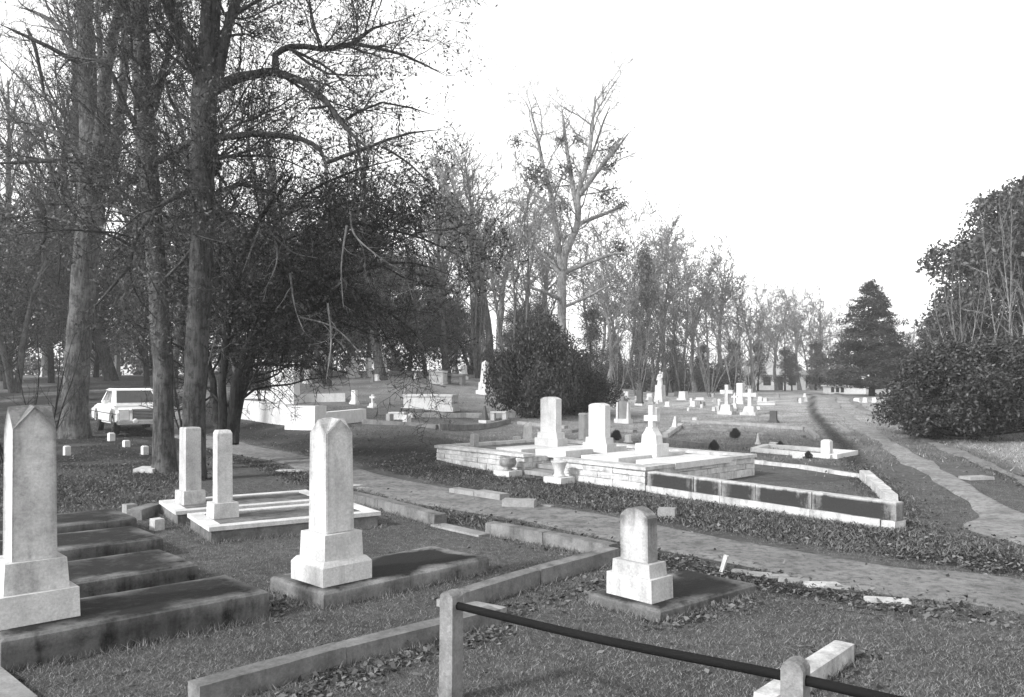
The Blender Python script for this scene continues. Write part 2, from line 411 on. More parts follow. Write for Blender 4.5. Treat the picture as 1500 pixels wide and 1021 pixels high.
for k, (cx, cy, w, lab) in enumerate(((-2.59, 6.75, .86, 'dark grave slab directly behind the gabled monument slab'), (-3.39, 7.95, .86, 'third dark slab in the stepped row behind the left monument'), (-4.16, 9.08, .86, 'farthest dark slab of the stepped row, before the leaf litter'))):
    c0 = frame2((cx, cy), A1)(-1.9, 0)
    slab('grave_slab', lab, (c0.x, c0.y), A1, 1.9, w, .21, 'slab_old', .05, .75, .5)
q = fr(.243, .435); z0 = tz(q.x, q.y) + .2
t = thing('gabled_monument', 'tall white marble monument with pointed gabled top, cut by the left edge', 'monument', (q.x, q.y, z0), A1)
box_part('lower_base', (-.235, .235, -.235, .235, 0, .19), 'marble_bright', t, .01, .97, rough=.0015)
box_part('upper_base', (-.185, .185, -.185, .185, .19, .38), 'marble', t, .012, .93)
gable_shaft(t, .255, .38, 1.205, 1.345, .95, 'marble', True)

P1 = (-1.41, 6.14); A2 = rad(46)
slab('grave_slab', 'dark mildewed slab with pale rim carrying the white gabled shaft in the middle', P1, A2, 1.73, .78, .135, 'mildewed', .07, 1.0, .3)
q = frame2(P1, A2)(.30, .35); z0 = tz(q.x, q.y) + .125
t = thing('gabled_monument', 'white marble gabled shaft on two stepped bases beside the fence post', 'monument', (q.x, q.y, z0), A2, tilt=(.004, -.006))
bm = bmesh.new(); frustum(bm, -.23, .23, -.23, .23, 0, .145); frustum(bm, -.23, .23, -.23, .23, .145, .185, .86)
link('lower_base', bm_mesh(bm, 'lower_base', .006), 'marble_bright', t)
box_part('upper_base', (-.18, .18, -.18, .18, .185, .385), 'marble_bright', t, .008, .96)
gable_shaft(t, .262, .385, 1.175, 1.285, .93, 'marble')

P2 = (1.05, 5.8); A3 = rad(41)
slab('grave_slab', 'dark slab beside the track carrying the small arched headstone', P2, A3, 1.22, .70, .10, 'slab_old', .05, .85, .25)
q = frame2(P2, A3)(.20, .36); z0 = tz(q.x, q.y) + .09
t = thing('arched_headstone', 'small marble headstone with arched top on two bases near the rail', 'headstone', (q.x, q.y, z0), A3 - rad(90), tilt=(.01, -.01))
box_part('lower_base', (-.22, .22, -.125, .125, 0, .17), 'marble', t, .01, .99, rough=.001)
box_part('upper_base', (-.185, .185, -.1, .1, .17, .27), 'marble_aged', t, .014, .96)
def arch_outline(w, z0, zs, rise, n=14):
    o = [(-w / 2, z0), (w / 2, z0)]
    for k in range(n + 1):
        a = k / n; x = w / 2 - w * a; o.append((x, zs + rise * (1 - (2 * a - 1) ** 2) ** .8))
    return o
def stain_top(me, z0, z1, amt, sx=0):
    a = me.attributes.new('stain', 'FLOAT', 'POINT')
    for i, v in enumerate(me.vertices): a.data[i].value = amt * min(1, max(0, (v.co.z - z0) / (z1 - z0))) + (amt * .8 if abs(v.co.x) > sx > 0 else 0)
bm = bmesh.new(); prism(bm, arch_outline(.27, .27, .60, .07), -.055, .055)
me = bm_mesh(bm, 'tablet', .006, 2, 0, 3); stain_top(me, .52, .68, .8, .132)
link('tablet', me, 'marble', t)

# two pillars on rimmed ledgers under the trees
def ledger(corner, ang, L, W, H, lab):
    t = thing('rimmed_ledger', lab, 'grave ledger', (corner[0], corner[1], tz(*corner) - .01), ang, 'rimmed ledgers')
    box_part('plinth', (.03, L - .03, .03, W - .03, -.1, H - .045), 'concrete', t, .008, rough=.002, cuts=1)
    r = .15
    for d in ((0, L, 0, r), (0, L, W - r, W), (0, r, r, W - r), (L - r, L, r, W - r)):
        box_part('marble_rim', d + (H - .045, H), 'marble_bright', t, .006, rough=.001)
    box_part('infill', (r + .002, L - r - .002, r + .002, W - r - .002, H - .05, H - .012), 'slab_old', t, .003)
    return t
A4 = rad(32.8)
for (cx, cy), lab, labp, rnd in (((-3.17, 8.57), 'white rimmed ledger with dark infill under the round-topped pillar', 'slim marble pillar with rounded top, right of two beside the trees', True),
                      ((-3.97, 9.67), 'white rimmed ledger half hidden behind the round-topped pillar', 'flat-topped square marble pillar, left of two beside the trees', False)):
    ledger((cx, cy), A4, 1.94, 1.09, .18, lab)
    q = frame2((cx, cy), A4)(.30, .68); z0 = tz(q.x, q.y) + .165
    t = thing('square_pillar', labp, 'monument', (q.x, q.y, z0), A4 + (rad(4) if rnd else rad(12)), 'pair of marble pillars')
    box_part('base', (-.14, .14, -.14, .14, 0, .17), 'marble', t, .012, .97)
    w = .085 if rnd else .1
    bm = bmesh.new(); frustum(bm, -w, w, -w, w, .17, .95, .97)
    if rnd: frustum(bm, -w * .97, w * .97, -w * .97, w * .97, .95, .985, .8)
    else: frustum(bm, -w * .97, w * .97, -w * .97, w * .97, .95, .965, .9)
    link('shaft', bm_mesh(bm, 'shaft', .012 if rnd else .006, 3), 'marble_aged' if not rnd else 'marble', t)

# ------------------------------------------------------------------ kerbs, rail fence
def kerb_run(name, label, pts, w, h, mat='concrete', piece=1.1, group=None, cat='kerb', sink=.08, bev=.015, jit=.012, offs=0.0, stainy=0.0):
    """a low kerb of separate stones along ground points"""
    pts = [Vector((p[0], p[1], 0)) for p in pts]
    t = thing(name, label, cat, (pts[0].x, pts[0].y, tz(pts[0].x, pts[0].y)), 0, group)
    for a, b2 in zip(pts, pts[1:]):
        L = (b2 - a).length; n = max(1, round(L / piece)); d = (b2 - a) / L; ang = math.atan2(d.y, d.x)
        for i in range(n):
            s0, s1 = L * i / n, L * (i + 1) / n - .006
            mid = a + d * (s0 + s1) / 2
            za, zb = tz(*(a + d * s0).xy), tz(*(a + d * s1).xy)
            bm = bmesh.new(); hl = (s1 - s0) / 2
            frustum(bm, -hl, hl, -w / 2 + offs, w / 2 + offs, -sink, h, .998, .9)
            me = bm_mesh(bm, 'kerb_stone', bev, 2, .002, 3 if h > .09 and mid.y < 20 else 0)
            if stainy:
                at_ = me.attributes.new('stain', 'FLOAT', 'POINT')
                for iv, vv in enumerate(me.vertices):
                    at_.data[iv].value = stainy if vv.co.z < h * .86 and abs(vv.co.x) < hl * .93 and vv.co.z > h * .05 else 0
            o = link('kerb_stone', me, mat, t)
            o.location = (mid.x - t.location.x + R.uniform(-jit, jit), mid.y - t.location.y + R.uniform(-jit, jit), (za + zb) / 2 - t.location.z + R.uniform(-jit, jit) * .6)
            o.rotation_euler = (R.uniform(-.01, .01), -math.atan2(zb - za, s1 - s0), ang + R.uniform(-.008, .008))
    return t
g = lambda px, py: G(px, py)
kerb_run('lot_kerb', 'mildewed concrete kerb running from the bottom edge to the fence post', [g(286, 1034), g(500, 972), g(726, 912)], .15, .11, 'concrete', 1.3)
kerb_run('lot_kerb', 'pale short kerb return just behind the tall fence post', [g(735, 904), g(648, 886)], .15, .06, 'concrete_pale', .6)
kerb_run('lot_kerb', 'mildewed kerb from behind the fence post to the corner at the track', [g(668, 893), g(782, 856), g(897, 822)], .15, .13, 'concrete', 1.3)
kerb_run('lot_kerb', 'low kerb along the near side of the track, right of the gap', [g(897, 817), g(800, 797), g(716, 782)], .16, .13, 'concrete', 1.2)
kerb_run('lot_kerb', 'sunken flat sill in the gap of the kerb beside the track', [g(712, 786), g(640, 770)], .2, .03, 'concrete_pale', 1.2)
kerb_run('lot_kerb', 'low kerb along the near side of the track, behind the ledgers', [g(645, 770), g(560, 745), g(505, 732)], .18, .13, 'concrete', 1.1)
kerb_run('lot_kerb', 'pale kerb end standing behind the short fence post at bottom right', [g(1120, 1050), g(1240, 966)], .13, .10, 'kerb_white', 1.6)
kerb_run('lot_kerb', 'pale kerb corner cut by the bottom left corner', [g(-30, 985), g(32, 1040)], .16, .05, 'concrete_pale', 1.2)
kerb_run('lot_kerb', 'dark kerb stones between the stepped slabs and the pillars', [g(196, 762), g(226, 752)], .2, .13, 'concrete', .5)
def small_stone(px, py, w, d, h, mat, lab, name='stone_block', cat='stone', rz=None, tilt=(0, 0), group=None, bev=.015, tx=.95):
    p = G(px, py); t_ = bmesh.new(); frustum(t_, -w / 2, w / 2, -d / 2, d / 2, -.06, h, tx)
    o = link(name, bm_mesh(t_, name, bev, 2, .003), mat); o.location = p
    o.rotation_euler = (tilt[0], tilt[1], rad(-42) if rz is None else rz)
    return tag(o, lab, cat, group)
small_stone(230, 776, .14, .12, .13, 'marble', 'small white stone block beside the second ledger corner')
small_stone(190, 752, .14, .14, .12, 'concrete_pale', 'small pale corner stone at the end of the farthest dark slab')
small_stone(977, 757, .22, .14, .11, 'concrete_pale', 'squared pale stone lying beyond the arched headstone', rz=rad(-20))
small_stone(1057, 838, .035, .03, .16, 'marble', 'thin white stake leaning behind the arched headstone slab', 'stake', 'stake', tilt=(.0, .3), bev=.004)
small_stone(1300, 882, .34, .1, .025, 'marble', 'flat white slab fragment lying beside the near edge of the track', 'stone_fragment', rz=rad(-12), bev=.01)
small_stone(216, 692, .42, .3, .09, 'marble', 'flat pale stone among leaves at the foot of the tree', rz=rad(-10), tilt=(.1, 0))
kerb_run('broken_kerb', 'broken old kerb pieces lying between the track and the white walled lot', [g(668, 722), g(742, 734)], .2, .09, 'concrete_pale', .5, jit=.03)
kerb_run('broken_kerb', 'lifted kerb end beside the track, right of the broken pieces', [g(738, 742), g(785, 744)], .2, .12, 'concrete_pale', .7, jit=.02)
# pale pieces scattered along the near edge of the track
for px, py, w in ((1085, 838, .16), (1112, 843, .22), (1140, 846, .18), (1163, 852, .26), (1205, 858, .3), (1228, 862, .2), (518, 712, .3), (532, 716, .2), (425, 690, .5), (800, 742, .2)):
    small_stone(px, py, w, w * .5, .02, 'concrete_pale' if w < .28 else 'kerb_white', 'flat pale stone chip lying along the near edge of the track' if px != 800 else 'flat pale chip at the end of the broken kerb', 'stone_chip', rz=rad(R.uniform(-40, 0)), group='pale chips along the track' if px != 800 else None, bev=.008)

t = thing('rail_fence', 'low rail fence of weathered posts and a dark iron pipe', 'fence', (-.34, 5.1, tz(-.34, 5.1)))
posts = [(-.335, 4.46 * 1.0), (1.0, 3.32), (2.335, 2.18)]
pa = G(660, 1030); posts[0] = (pa.x, pa.y)
zrail = CH - (882 - HZ) / F * pa.y
yb = (CH - zrail) * F / (990 - HZ); posts[1] = ((1166 - CX) / F * yb, yb)
posts[2] = (2 * posts[1][0] - posts[0][0], 2 * posts[1][1] - posts[0][1])
t.location = (posts[0][0], posts[0][1], 0)
dirv = Vector((posts[1][0] - posts[0][0], posts[1][1] - posts[0][1], 0)); fa = math.atan2(dirv.y, dirv.x)
for i, (x, y) in enumerate(posts):
    bm = bmesh.new(); hw = .045
    o_ = [(-hw, -.3), (hw, -.3)] + [(hw * math.cos(a), zrail + .03 + .035 * math.sin(a)) for a in np.linspace(0, math.pi, 9)]
    prism(bm, o_, -hw, hw)
    me = bm_mesh(bm, 'post', .008, 2, .002, 3)
    o = link('post', me, 'post_old', t); o.location = (x - posts[0][0], y - posts[0][1], 0); o.rotation_euler = (R.uniform(-.015, .015), .015 if i == 0 else -.01, fa)
def tube_mesh(name, pts, rads, sides=10):
    ts = Tubes(); ts.add(pts, rads, sides); return ts.mesh(name)
class Tubes:
    """collects tapered tubes and builds them in batches of equal length"""
    def __init__(s): s.D = {}
    def add(s, pts, rads, sides=4): s.D.setdefault((len(pts), sides), []).append((pts, rads))
    def mesh(s, name):
        VV, QQ, n0 = [], [], 0
        for (n, sides), L in s.D.items():
            P = np.array([p for p, r in L], float); r = np.array([r for p, r in L], float); m_ = len(L)
            T = np.gradient(P, axis=1); T /= np.linalg.norm(T, axis=2, keepdims=True) + 1e-9
            ref = np.where(np.abs(T[:, :1, 2:3]) > .5, np.array([.31, .95, .05]), np.array([.05, .1, 1.0]))
            U = np.cross(T, np.broadcast_to(ref, T.shape)); U /= np.linalg.norm(U, axis=2, keepdims=True) + 1e-9; W = np.cross(T, U)
            a = np.arange(sides) * 2 * math.pi / sides
            V = P[:, :, None] + r[:, :, None, None] * (np.cos(a)[None, None, :, None] * U[:, :, None] + np.sin(a)[None, None, :, None] * W[:, :, None])
            I = n0 + np.arange(m_ * n * sides).reshape(m_, n, sides); J = np.roll(I, -1, 2)
            VV.append(V.reshape(-1, 3)); QQ.append(np.stack([I[:, :-1], J[:, :-1], J[:, 1:], I[:, 1:]], -1).reshape(-1, 4)); n0 += m_ * n * sides
        return arr_mesh(name, np.vstack(VV), np.vstack(QQ), True)
ra = [(0, 0, zrail - .01), (dirv.x * .5, dirv.y * .5, zrail - .025), (dirv.x, dirv.y, zrail - .01), (dirv.x * 1.5, dirv.y * 1.5, zrail - .02), (dirv.x * 2, dirv.y * 2, zrail - .01)]
link('rail', tube_mesh('rail', [np.array(p) - np.array((0, 0, 0)) for p in spline([p for p in ra], .1)], [.021] * len(spline([p for p in ra], .1)), 12), 'iron', t)

# ------------------------------------------------------------------ monuments of the middle distance
FACE = rad(-40)
def urn(t, r, h, z0, mat, name='urn', bowl=True):
    bm = bmesh.new()
    if bowl: lathe(bm, [(r * .55, z0), (r * .6, z0 + h * .08), (r * .4, z0 + h * .14), (r * .85, z0 + h * .35), (r * .98, z0 + h * .6), (r * .85, z0 + h * .86), (r, z0 + h), (r * .88, z0 + h), (r * .7, z0 + h * .8)], 20)
    else: lathe(bm, [(r * .75, z0), (r * .7, z0 + h * .1), (r * .55, z0 + h * .25), (r * .7, z0 + h * .6), (r * .92, z0 + h * .92), (r, z0 + h), (r * .85, z0 + h), (r * .6, z0 + h * .7)], 20)
    me = bm_mesh(bm, name); me.polygons.foreach_set('use_smooth', [True] * len(me.polygons)); return link(name, me, mat, t)
def cross_outline(h, w, a, zb, arm):
    return [(-a, zb), (a, zb), (a * .9, zb + arm), (w / 2, zb + arm), (w / 2, zb + arm + 2 * a), (a * .9, zb + arm + 2 * a), (a * .9, zb + h), (-a * .9, zb + h), (-a * .9, zb + arm + 2 * a), (-w / 2, zb + arm + 2 * a), (-w / 2, zb + arm), (-a * .9, zb + arm)]
def monument(kind, p, w, h, mat, label, rz=FACE, name=None, cat=None, group=None, d=None, tilt=(0, 0), basemat=None):
    """p: point it stands on; w: greatest width; h: full height; parts by kind"""
    names = dict(obelisk=('obelisk', 'obelisk'), tablet=('headstone', 'headstone'), flat=('headstone', 'headstone'), cross=('cross_monument', 'cross'), pillar=('pillar_monument', 'monument'), pedestal=('pedestal_monument', 'monument'), statue=('statue_monument', 'statue'), box=('box_tomb', 'tomb'), gable=('gabled_marker', 'monument'), point=('pointed_marker', 'marker'), stub=('stub_marker', 'marker'), framed=('framed_headstone', 'headstone'), double=('family_monument', 'monument'), table=('table_tomb', 'tomb'), broken=('broken_column', 'monument'))
    nm, ct = names[kind]; bmx = basemat or mat
    t = thing(name or nm, label, cat or ct, (p[0], p[1], p[2] - .015), rz, group, tilt)
    b = .006
    if kind == 'obelisk':
        s = w / 2
        box_part('base', (-s, s, -s, s, -.05, h * .13), bmx, t, b); box_part('die', (-s * .76, s * .76, -s * .76, s * .76, h * .13, h * .36), mat, t, b, .92)
        bm = bmesh.new(); frustum(bm, -s * .56, s * .56, -s * .56, s * .56, h * .36, h * .93, .66); frustum(bm, -s * .37, s * .37, -s * .37, s * .37, h * .93, h, .05)
        link('shaft', bm_mesh(bm, 'shaft'), mat, t)
    elif kind in ('tablet', 'flat'):
        dd = d or max(.1, w * .28); s = w / 2
        box_part('base', (-s, s, -dd, dd, -.05, h * .14), bmx, t, b); box_part('upper_base', (-s * .85, s * .85, -dd * .8, dd * .8, h * .14, h * .26), mat, t, b, .97)
        bm = bmesh.new(); rise = h * .05 if kind == 'tablet' else .012
        prism(bm, arch_outline(w * .68, h * .26, h - rise, rise, 8), -dd * .55, dd * .55); link('tablet', bm_mesh(bm, 'tablet', .008, 2), mat, t)
    elif kind == 'cross':
        s = w / 2
        box_part('base', (-s, s, -s * .8, s * .8, -.05, h * .12), bmx, t, b); box_part('upper_base', (-s * .72, s * .72, -s * .6, s * .6, h * .12, h * .34), mat, t, b, .8)
        bm = bmesh.new(); a = w * .12; prism(bm, cross_outline(h * .66, w * .86, a, h * .34, h * .36), -a, a); link('cross', bm_mesh(bm, 'cross', .01), mat, t)
    elif kind == 'pillar':
        s = w / 2; box_part('base', (-s, s, -s, s, -.05, h * .14), bmx, t, b); box_part('shaft', (-s * .68, s * .68, -s * .68, s * .68, h * .14, h * .94), mat, t, b, .97); box_part('cap', (-s * .74, s * .74, -s * .74, s * .74, h * .94, h), mat, t, b, .8)
    elif kind == 'pedestal':
        s = w / 2; box_part('base', (-s, s, -s * .9, s * .9, -.05, h * .22), bmx, t, b); box_part('die', (-s * .74, s * .74, -s * .66, s * .66, h * .22, h), mat, t, b, .9)
    elif kind == 'statue':
        s = w / 2; box_part('base', (-s, s, -s, s, -.05, h * .1), bmx, t, b); box_part('pedestal', (-s * .72, s * .72, -s * .72, s * .72, h * .1, h * .55), mat, t, b, .85)
        bm = bmesh.new(); r = s * .5
        lathe(bm, [(r, h * .55), (r * .95, h * .62), (r * .8, h * .72), (r * .72, h * .8), (r * .95, h * .86), (r * .7, h * .89), (r * .26, h * .905), (r * .36, h * .93), (r * .42, h * .955), (r * .3, h * .985), (r * .1, h)], 12)
        frustum(bm, -r * 1.35, -r * .6, -r * .3, r * .3, h * .70, h * .87, .5, .8, r * .25); frustum(bm, r * .5, r * 1.1, -r * .5, r * .2, h * .78, h * .96, .5, .6, r * .2)
        link('figure', bm_mesh(bm, 'figure'), mat, t)
    elif kind in ('box', 'double'):
        s = w / 2; dd = (d or w * .5) / 2
        if kind == 'box':
            box_part('base', (-s * 1.03, s * 1.03, -dd * 1.05, dd * 1.05, -.08, h * .15), bmx, t, b); box_part('chest', (-s * .96, s * .96, -dd * .92, dd * .92, h * .15, h * .85), mat, t, b); box_part('lid', (-s, s, -dd, dd, h * .85, h), mat, t, b)
        else:
            box_part('base', (-s, s, -dd, dd, -.08, h * .22), bmx, t, b); box_part('paired_stone', (-s * .84, -.02, -dd * .6, dd * .6, h * .22, h), mat, t, b); box_part('paired_stone', (.0, s * .84, -dd * .6, dd * .6, h * .22, h * .985), mat, t, b)
    elif kind == 'table':
        s = w / 2; dd = (d or w * .5) / 2
        for a in (-1, 1): box_part('support', (a * s * .75 - .08, a * s * .75 + .08, -dd * .8, dd * .8, -.08, h * .84), mat, t, b)
        box_part('top_slab', (-s, s, -dd, dd, h * .84, h), mat, t, b)
    elif kind == 'gable':
        s = w / 2; box_part('base', (-s, s, -s * .7, s * .7, -.05, h * .12), bmx, t, b)
        bm = bmesh.new(); prism(bm, [(-s * .8, h * .12), (s * .8, h * .12), (s * .8, h * .58), (0, h * .8), (-s * .8, h * .58)], -s * .5, s * .5); link('die', bm_mesh(bm, 'die', b), mat, t)
        bm = bmesh.new(); a = s * .12; prism(bm, cross_outline(h * .24, s * .7, a, h * .77, h * .1), -a, a); link('cross', bm_mesh(bm, 'cross'), mat, t)
    elif kind == 'point':
        s = w / 2; box_part('base', (-s, s, -s * .7, s * .7, -.05, h * .2), bmx, t, b); box_part('shaft', (-s * .7, s * .7, -s * .5, s * .5, h * .2, h), mat, t, b, .25)
    elif kind == 'stub':
        s = w / 2; bm = bmesh.new(); frustum(bm, -s, s, -s, s, -.05, h * .9); frustum(bm, -s, s, -s, s, h * .9, h, .6); link('block', bm_mesh(bm, 'block', b), mat, t)
    elif kind == 'broken':
        s = w / 2; bm = bmesh.new(); lathe(bm, [(s, -.05), (s, h * .1), (s * .82, h * .12), (s * .7, h * .8)], 10)
        me = bm_mesh(bm, 'column')
        for v in me.vertices:
            if v.co.z > h * .7: v.co.z += (v.co.x / s) * h * .16 + R.uniform(-.02, .03)
        link('column', me, mat, t)
    elif kind == 'framed':
        s = w / 2; box_part('base', (-s, s, -s * .45, s * .45, -.05, h * .18), bmx, t, b)
        bm = bmesh.new(); prism(bm, arch_outline(w * .52, h * .18, h * .8, h * .06, 6), -.05, .05); link('tablet', bm_mesh(bm, 'tablet', b), 'granite_grey', t)
        for a in (-1, 1): box_part('side_post', (a * s * .72 - s * .13, a * s * .72 + s * .13, -.09, .09, h * .18, h * .78), 'marble_bright', t, b, .8)
        box_part('finial', (-s * .2, s * .2, -.08, .08, h * .855, h), 'granite_grey', t, b, .9)
    return t
def mon(kind, px, base, top, wpx, mat, label, Y=None, **kw):
    if Y is None: p = G(px, base)
    else: p = Vector(((px - CX) / F * Y, Y, CH + (HZ - base) / F * Y)); p.z = tz(p.x, p.y)
    s = p.y / F
    return monument(kind, p, wpx * s * kw.pop('wf', 1.0), (base - top) * s if Y is None else (CH + (HZ - top) / F * Y - p.z), mat, label, **kw)

# ------------------------------------------------------------------ the white walled lot
A = G(640, 673); B = G(945, 720)
WH = .35; ZB = .0
u2 = (Vector((B.x, B.y, 0)) - Vector((A.x, A.y, 0))); LW = u2.length; u2 /= LW
v2 = Vector((math.cos(rad(44)), math.sin(rad(44)), 0))
DP = 3.3
def WP(a, b2, z=0.0): return Vector((A.x, A.y, 0)) + u2 * a + v2 * b2 + Vector((0, 0, z))
zW = (A.z + B.z) / 2 - .01
def skew_box(name, a0, a1, b0, b1, z0, z1, mat, parent, bev=.008, rough=0.0, cuts=0, stainy=0):
    bm = bmesh.new(); pts = [WP(a0, b0), WP(a1, b0), WP(a1, b1), WP(a0, b1)]; o_ = WP((a0 + a1) / 2, (b0 + b1) / 2)
    lo = [bm.verts.new((p.x - o_.x, p.y - o_.y, z0)) for p in pts]; hi = [bm.verts.new((p.x - o_.x, p.y - o_.y, z1)) for p in pts]
    bm.faces.new(lo[::-1]); bm.faces.new(hi)
    for i in range(4): bm.faces.new((lo[i], lo[(i + 1) % 4], hi[(i + 1) % 4], hi[i]))
    ob = link(name, bm_mesh(bm, name, bev, 2, rough, cuts), mat, parent)
    ob.location = (o_.x - parent.location.x, o_.y - parent.location.y, zW - parent.location.z)
    return ob
lot = thing('walled_lot', 'raised white burial lot walled in rough-faced blocks with steps and urns', 'burial lot', (A.x, A.y, zW))
def wall_blocks(parent, a0, a1, b0, b1, along, h, courses, piece):
    L = (a1 - a0) if along == 'a' else (b1 - b0); n = max(1, round(L / piece))
    for c in range(courses):
        z0, z1 = -.1 if c == 0 else h * c / courses, h * (c + 1) / courses - .006
        sh = (c % 2) * .5
        cuts = [0.0] + [(i + sh) / n for i in range(1, n)] + [1.0] if not sh else [0.0] + [(i + .5) / n for i in range(0, n)] + [1.0]
        for s0, s1 in zip(cuts, cuts[1:]):
            k0, k1 = s0 * L + .003, s1 * L - .003; e = R.uniform(0, .014)
            if along == 'a': skew_box('wall_block', a0 + k0, a0 + k1, b0 - e, b1, z0, z1, 'wall_block', parent, .012, .004, 2)
            else: skew_box('wall_block', a0, a1 + e, b0 + k0, b0 + k1, z0, z1, 'wall_block', parent, .012, .004, 2)
# gap in the front wall for the steps
def a_of(px): # distance along the front for a pixel column
    r_ = (px - CX) / F; return (r_ * A.y - A.x) / (u2.x - r_ * u2.y)
ga, gb = a_of(768), a_of(814)
hw = WH - .055
wall_blocks(lot, 0, ga, 0, .22, 'a', hw, 3, .62)
wall_blocks(lot, gb, LW, 0, .22, 'a', hw, 3, .62)
wall_blocks(lot, LW - .22, LW, .224, DP, 'b', hw, 3, .62)
wall_blocks(lot, 0, .22, .224, DP, 'b', hw, 3, .62)
wall_blocks(lot, ga - .22, ga, .224, 1.1, 'b', hw, 3, .5); wall_blocks(lot, gb, gb + .22, .224, 1.1, 'b', hw, 3, .5)
wall_blocks(lot, .224, LW - .224, DP - .22, DP, 'a', hw, 2, 1.1)
for d_ in ((-.04, ga + .02, -.04, .27), (gb - .02, LW + .04, -.04, .27), (LW - .27, LW + .04, .275, DP + .04), (-.04, .27, .275, DP + .04), (.275, LW - .275, DP - .26, DP + .04)):
    skew_box('coping', *d_, hw, WH, 'kerb_white', lot, .008, .002, 2)
skew_box('lot_floor', .224, LW - .224, 1.12, DP - .224, .0, WH - .09, 'concrete_pale', lot, 0)
skew_box('lot_floor', .224, ga - .224, .224, 1.118, .0, WH - .092, 'concrete_pale', lot, 0); skew_box('lot_floor', gb + .224, LW - .224, .224, 1.118, 0, WH - .088, 'concrete_pale', lot, 0)
for k in range(3): skew_box('step', ga + .002, gb - .002, -.08 + .38 * k, 1.118, .0 if k == 0 else .085 * k, .085 * (k + 1) - .01, 'concrete_pale', lot, .01, .002, 1)
def WZ(px, py, z): # point on a level above the lot
    Y = (CH - zW - z) * F / (py - HZ); return Vector(((px - CX) / F * Y, Y, zW + z))
WF = math.atan2(v2.y, v2.x) - rad(90)
def on_lot(px, py, z): return WZ(px, py, z)
def ledger_at(px, py, L, W, z0, z1, lab, mat='limewash'):
    p = on_lot(px, py, z1); bm = bmesh.new(); frustum(bm, -W / 2, W / 2, 0, L, z0 - z1, 0)
    o = link('marble_ledger', bm_mesh(bm, 'marble_ledger', .008), mat); o.location = p; o.rotation_euler = (0, 0, WF)
    return tag(o, lab, 'grave ledger', 'white ledgers in the walled lot')
FL = WH - .09
ledger_at(745, 657, 1.7, .72, FL, FL + .1, 'white ledger left of the steps inside the walled lot')
ledger_at(806, 659, 1.8, .78, FL, FL + .14, 'white ledger under the left tall tablet in the walled lot')
ledger_at(878, 669, 1.9, .82, FL, FL + .14, 'white ledger under the right tall tablet in the walled lot')
ledger_at(960, 676, 1.7, .8, FL, FL + .1, 'white ledger under the cross at the front corner of the walled lot')
p = on_lot(807, 650, FL + .14); s = p.y / F
monument('tablet', p, 46 * s, 70 * s, 'marble_bright', 'left of two tall white tablets in the walled lot', rz=WF, d=.15)
p = on_lot(878, 657, FL + .14); s = p.y / F
monument('tablet', p, 46 * s, 68 * s, 'marble_bright', 'right of two tall white tablets in the walled lot', rz=WF, d=.14)
p = on_lot(955, 668, FL + .1); s = p.y / F
t = thing('cross_monument', 'white cross on a shouldered die at the corner of the walled lot', 'cross', (p.x, p.y, p.z - .01), WF)
w_, h_ = 38 * s, 75 * s
box_part('base', (-w_ / 2, w_ / 2, -w_ * .4, w_ * .4, 0, h_ * .26), 'limewash', t, .008)
bm = bmesh.new(); prism(bm, [(-w_ * .36, h_ * .26), (w_ * .36, h_ * .26), (w_ * .33, h_ * .42), (w_ * .2, h_ * .5), (w_ * .12, h_ * .58), (-w_ * .12, h_ * .58), (-w_ * .2, h_ * .5), (-w_ * .33, h_ * .42)], -w_ * .2, w_ * .2); link('die', bm_mesh(bm, 'die', .008), 'limewash', t)
bm = bmesh.new(); prism(bm, cross_outline(h_ * .42, w_ * .62, w_ * .105, h_ * .58, h_ * .12), -w_ * .1, w_ * .1); link('cross', bm_mesh(bm, 'cross', .006), 'limewash', t)
p = on_lot(773, 645, FL); s = p.y / F
monument('broken', p, 17 * s, 30 * s, 'marble_bright', 'short broken white column left of the tall tablets', rz=.4)
p = on_lot(757, 646, FL); monument('stub', p, 8 * s, 8 * s, 'marble', 'tiny white block left of the broken column', rz=WF)
p = WZ(695, 652, WH); s = p.y / F
monument('stub', p, 9 * s, 18 * s, 'concrete_pale', 'small grey post standing on the front wall of the walled lot', rz=WF)
for px, py, bowl, r, h, mat, lab in ((744, 697, True, .165, .24, 'bowl_metal', 'dark weathered bowl urn on a white plinth left of the steps'), (819, 707, False, .145, .26, 'marble', 'white flared urn on a plinth right of the steps')):
    p = G(px, py); t = thing('garden_urn', lab, 'urn', (p.x, p.y, p.z - .01), WF, 'urns beside the steps')
    box_part('plinth', (-.2, .2, -.17, .17, -.06, .11), 'marble_bright', t, .01)
    urn(t, r, h, .11, mat, 'bowl', bowl)

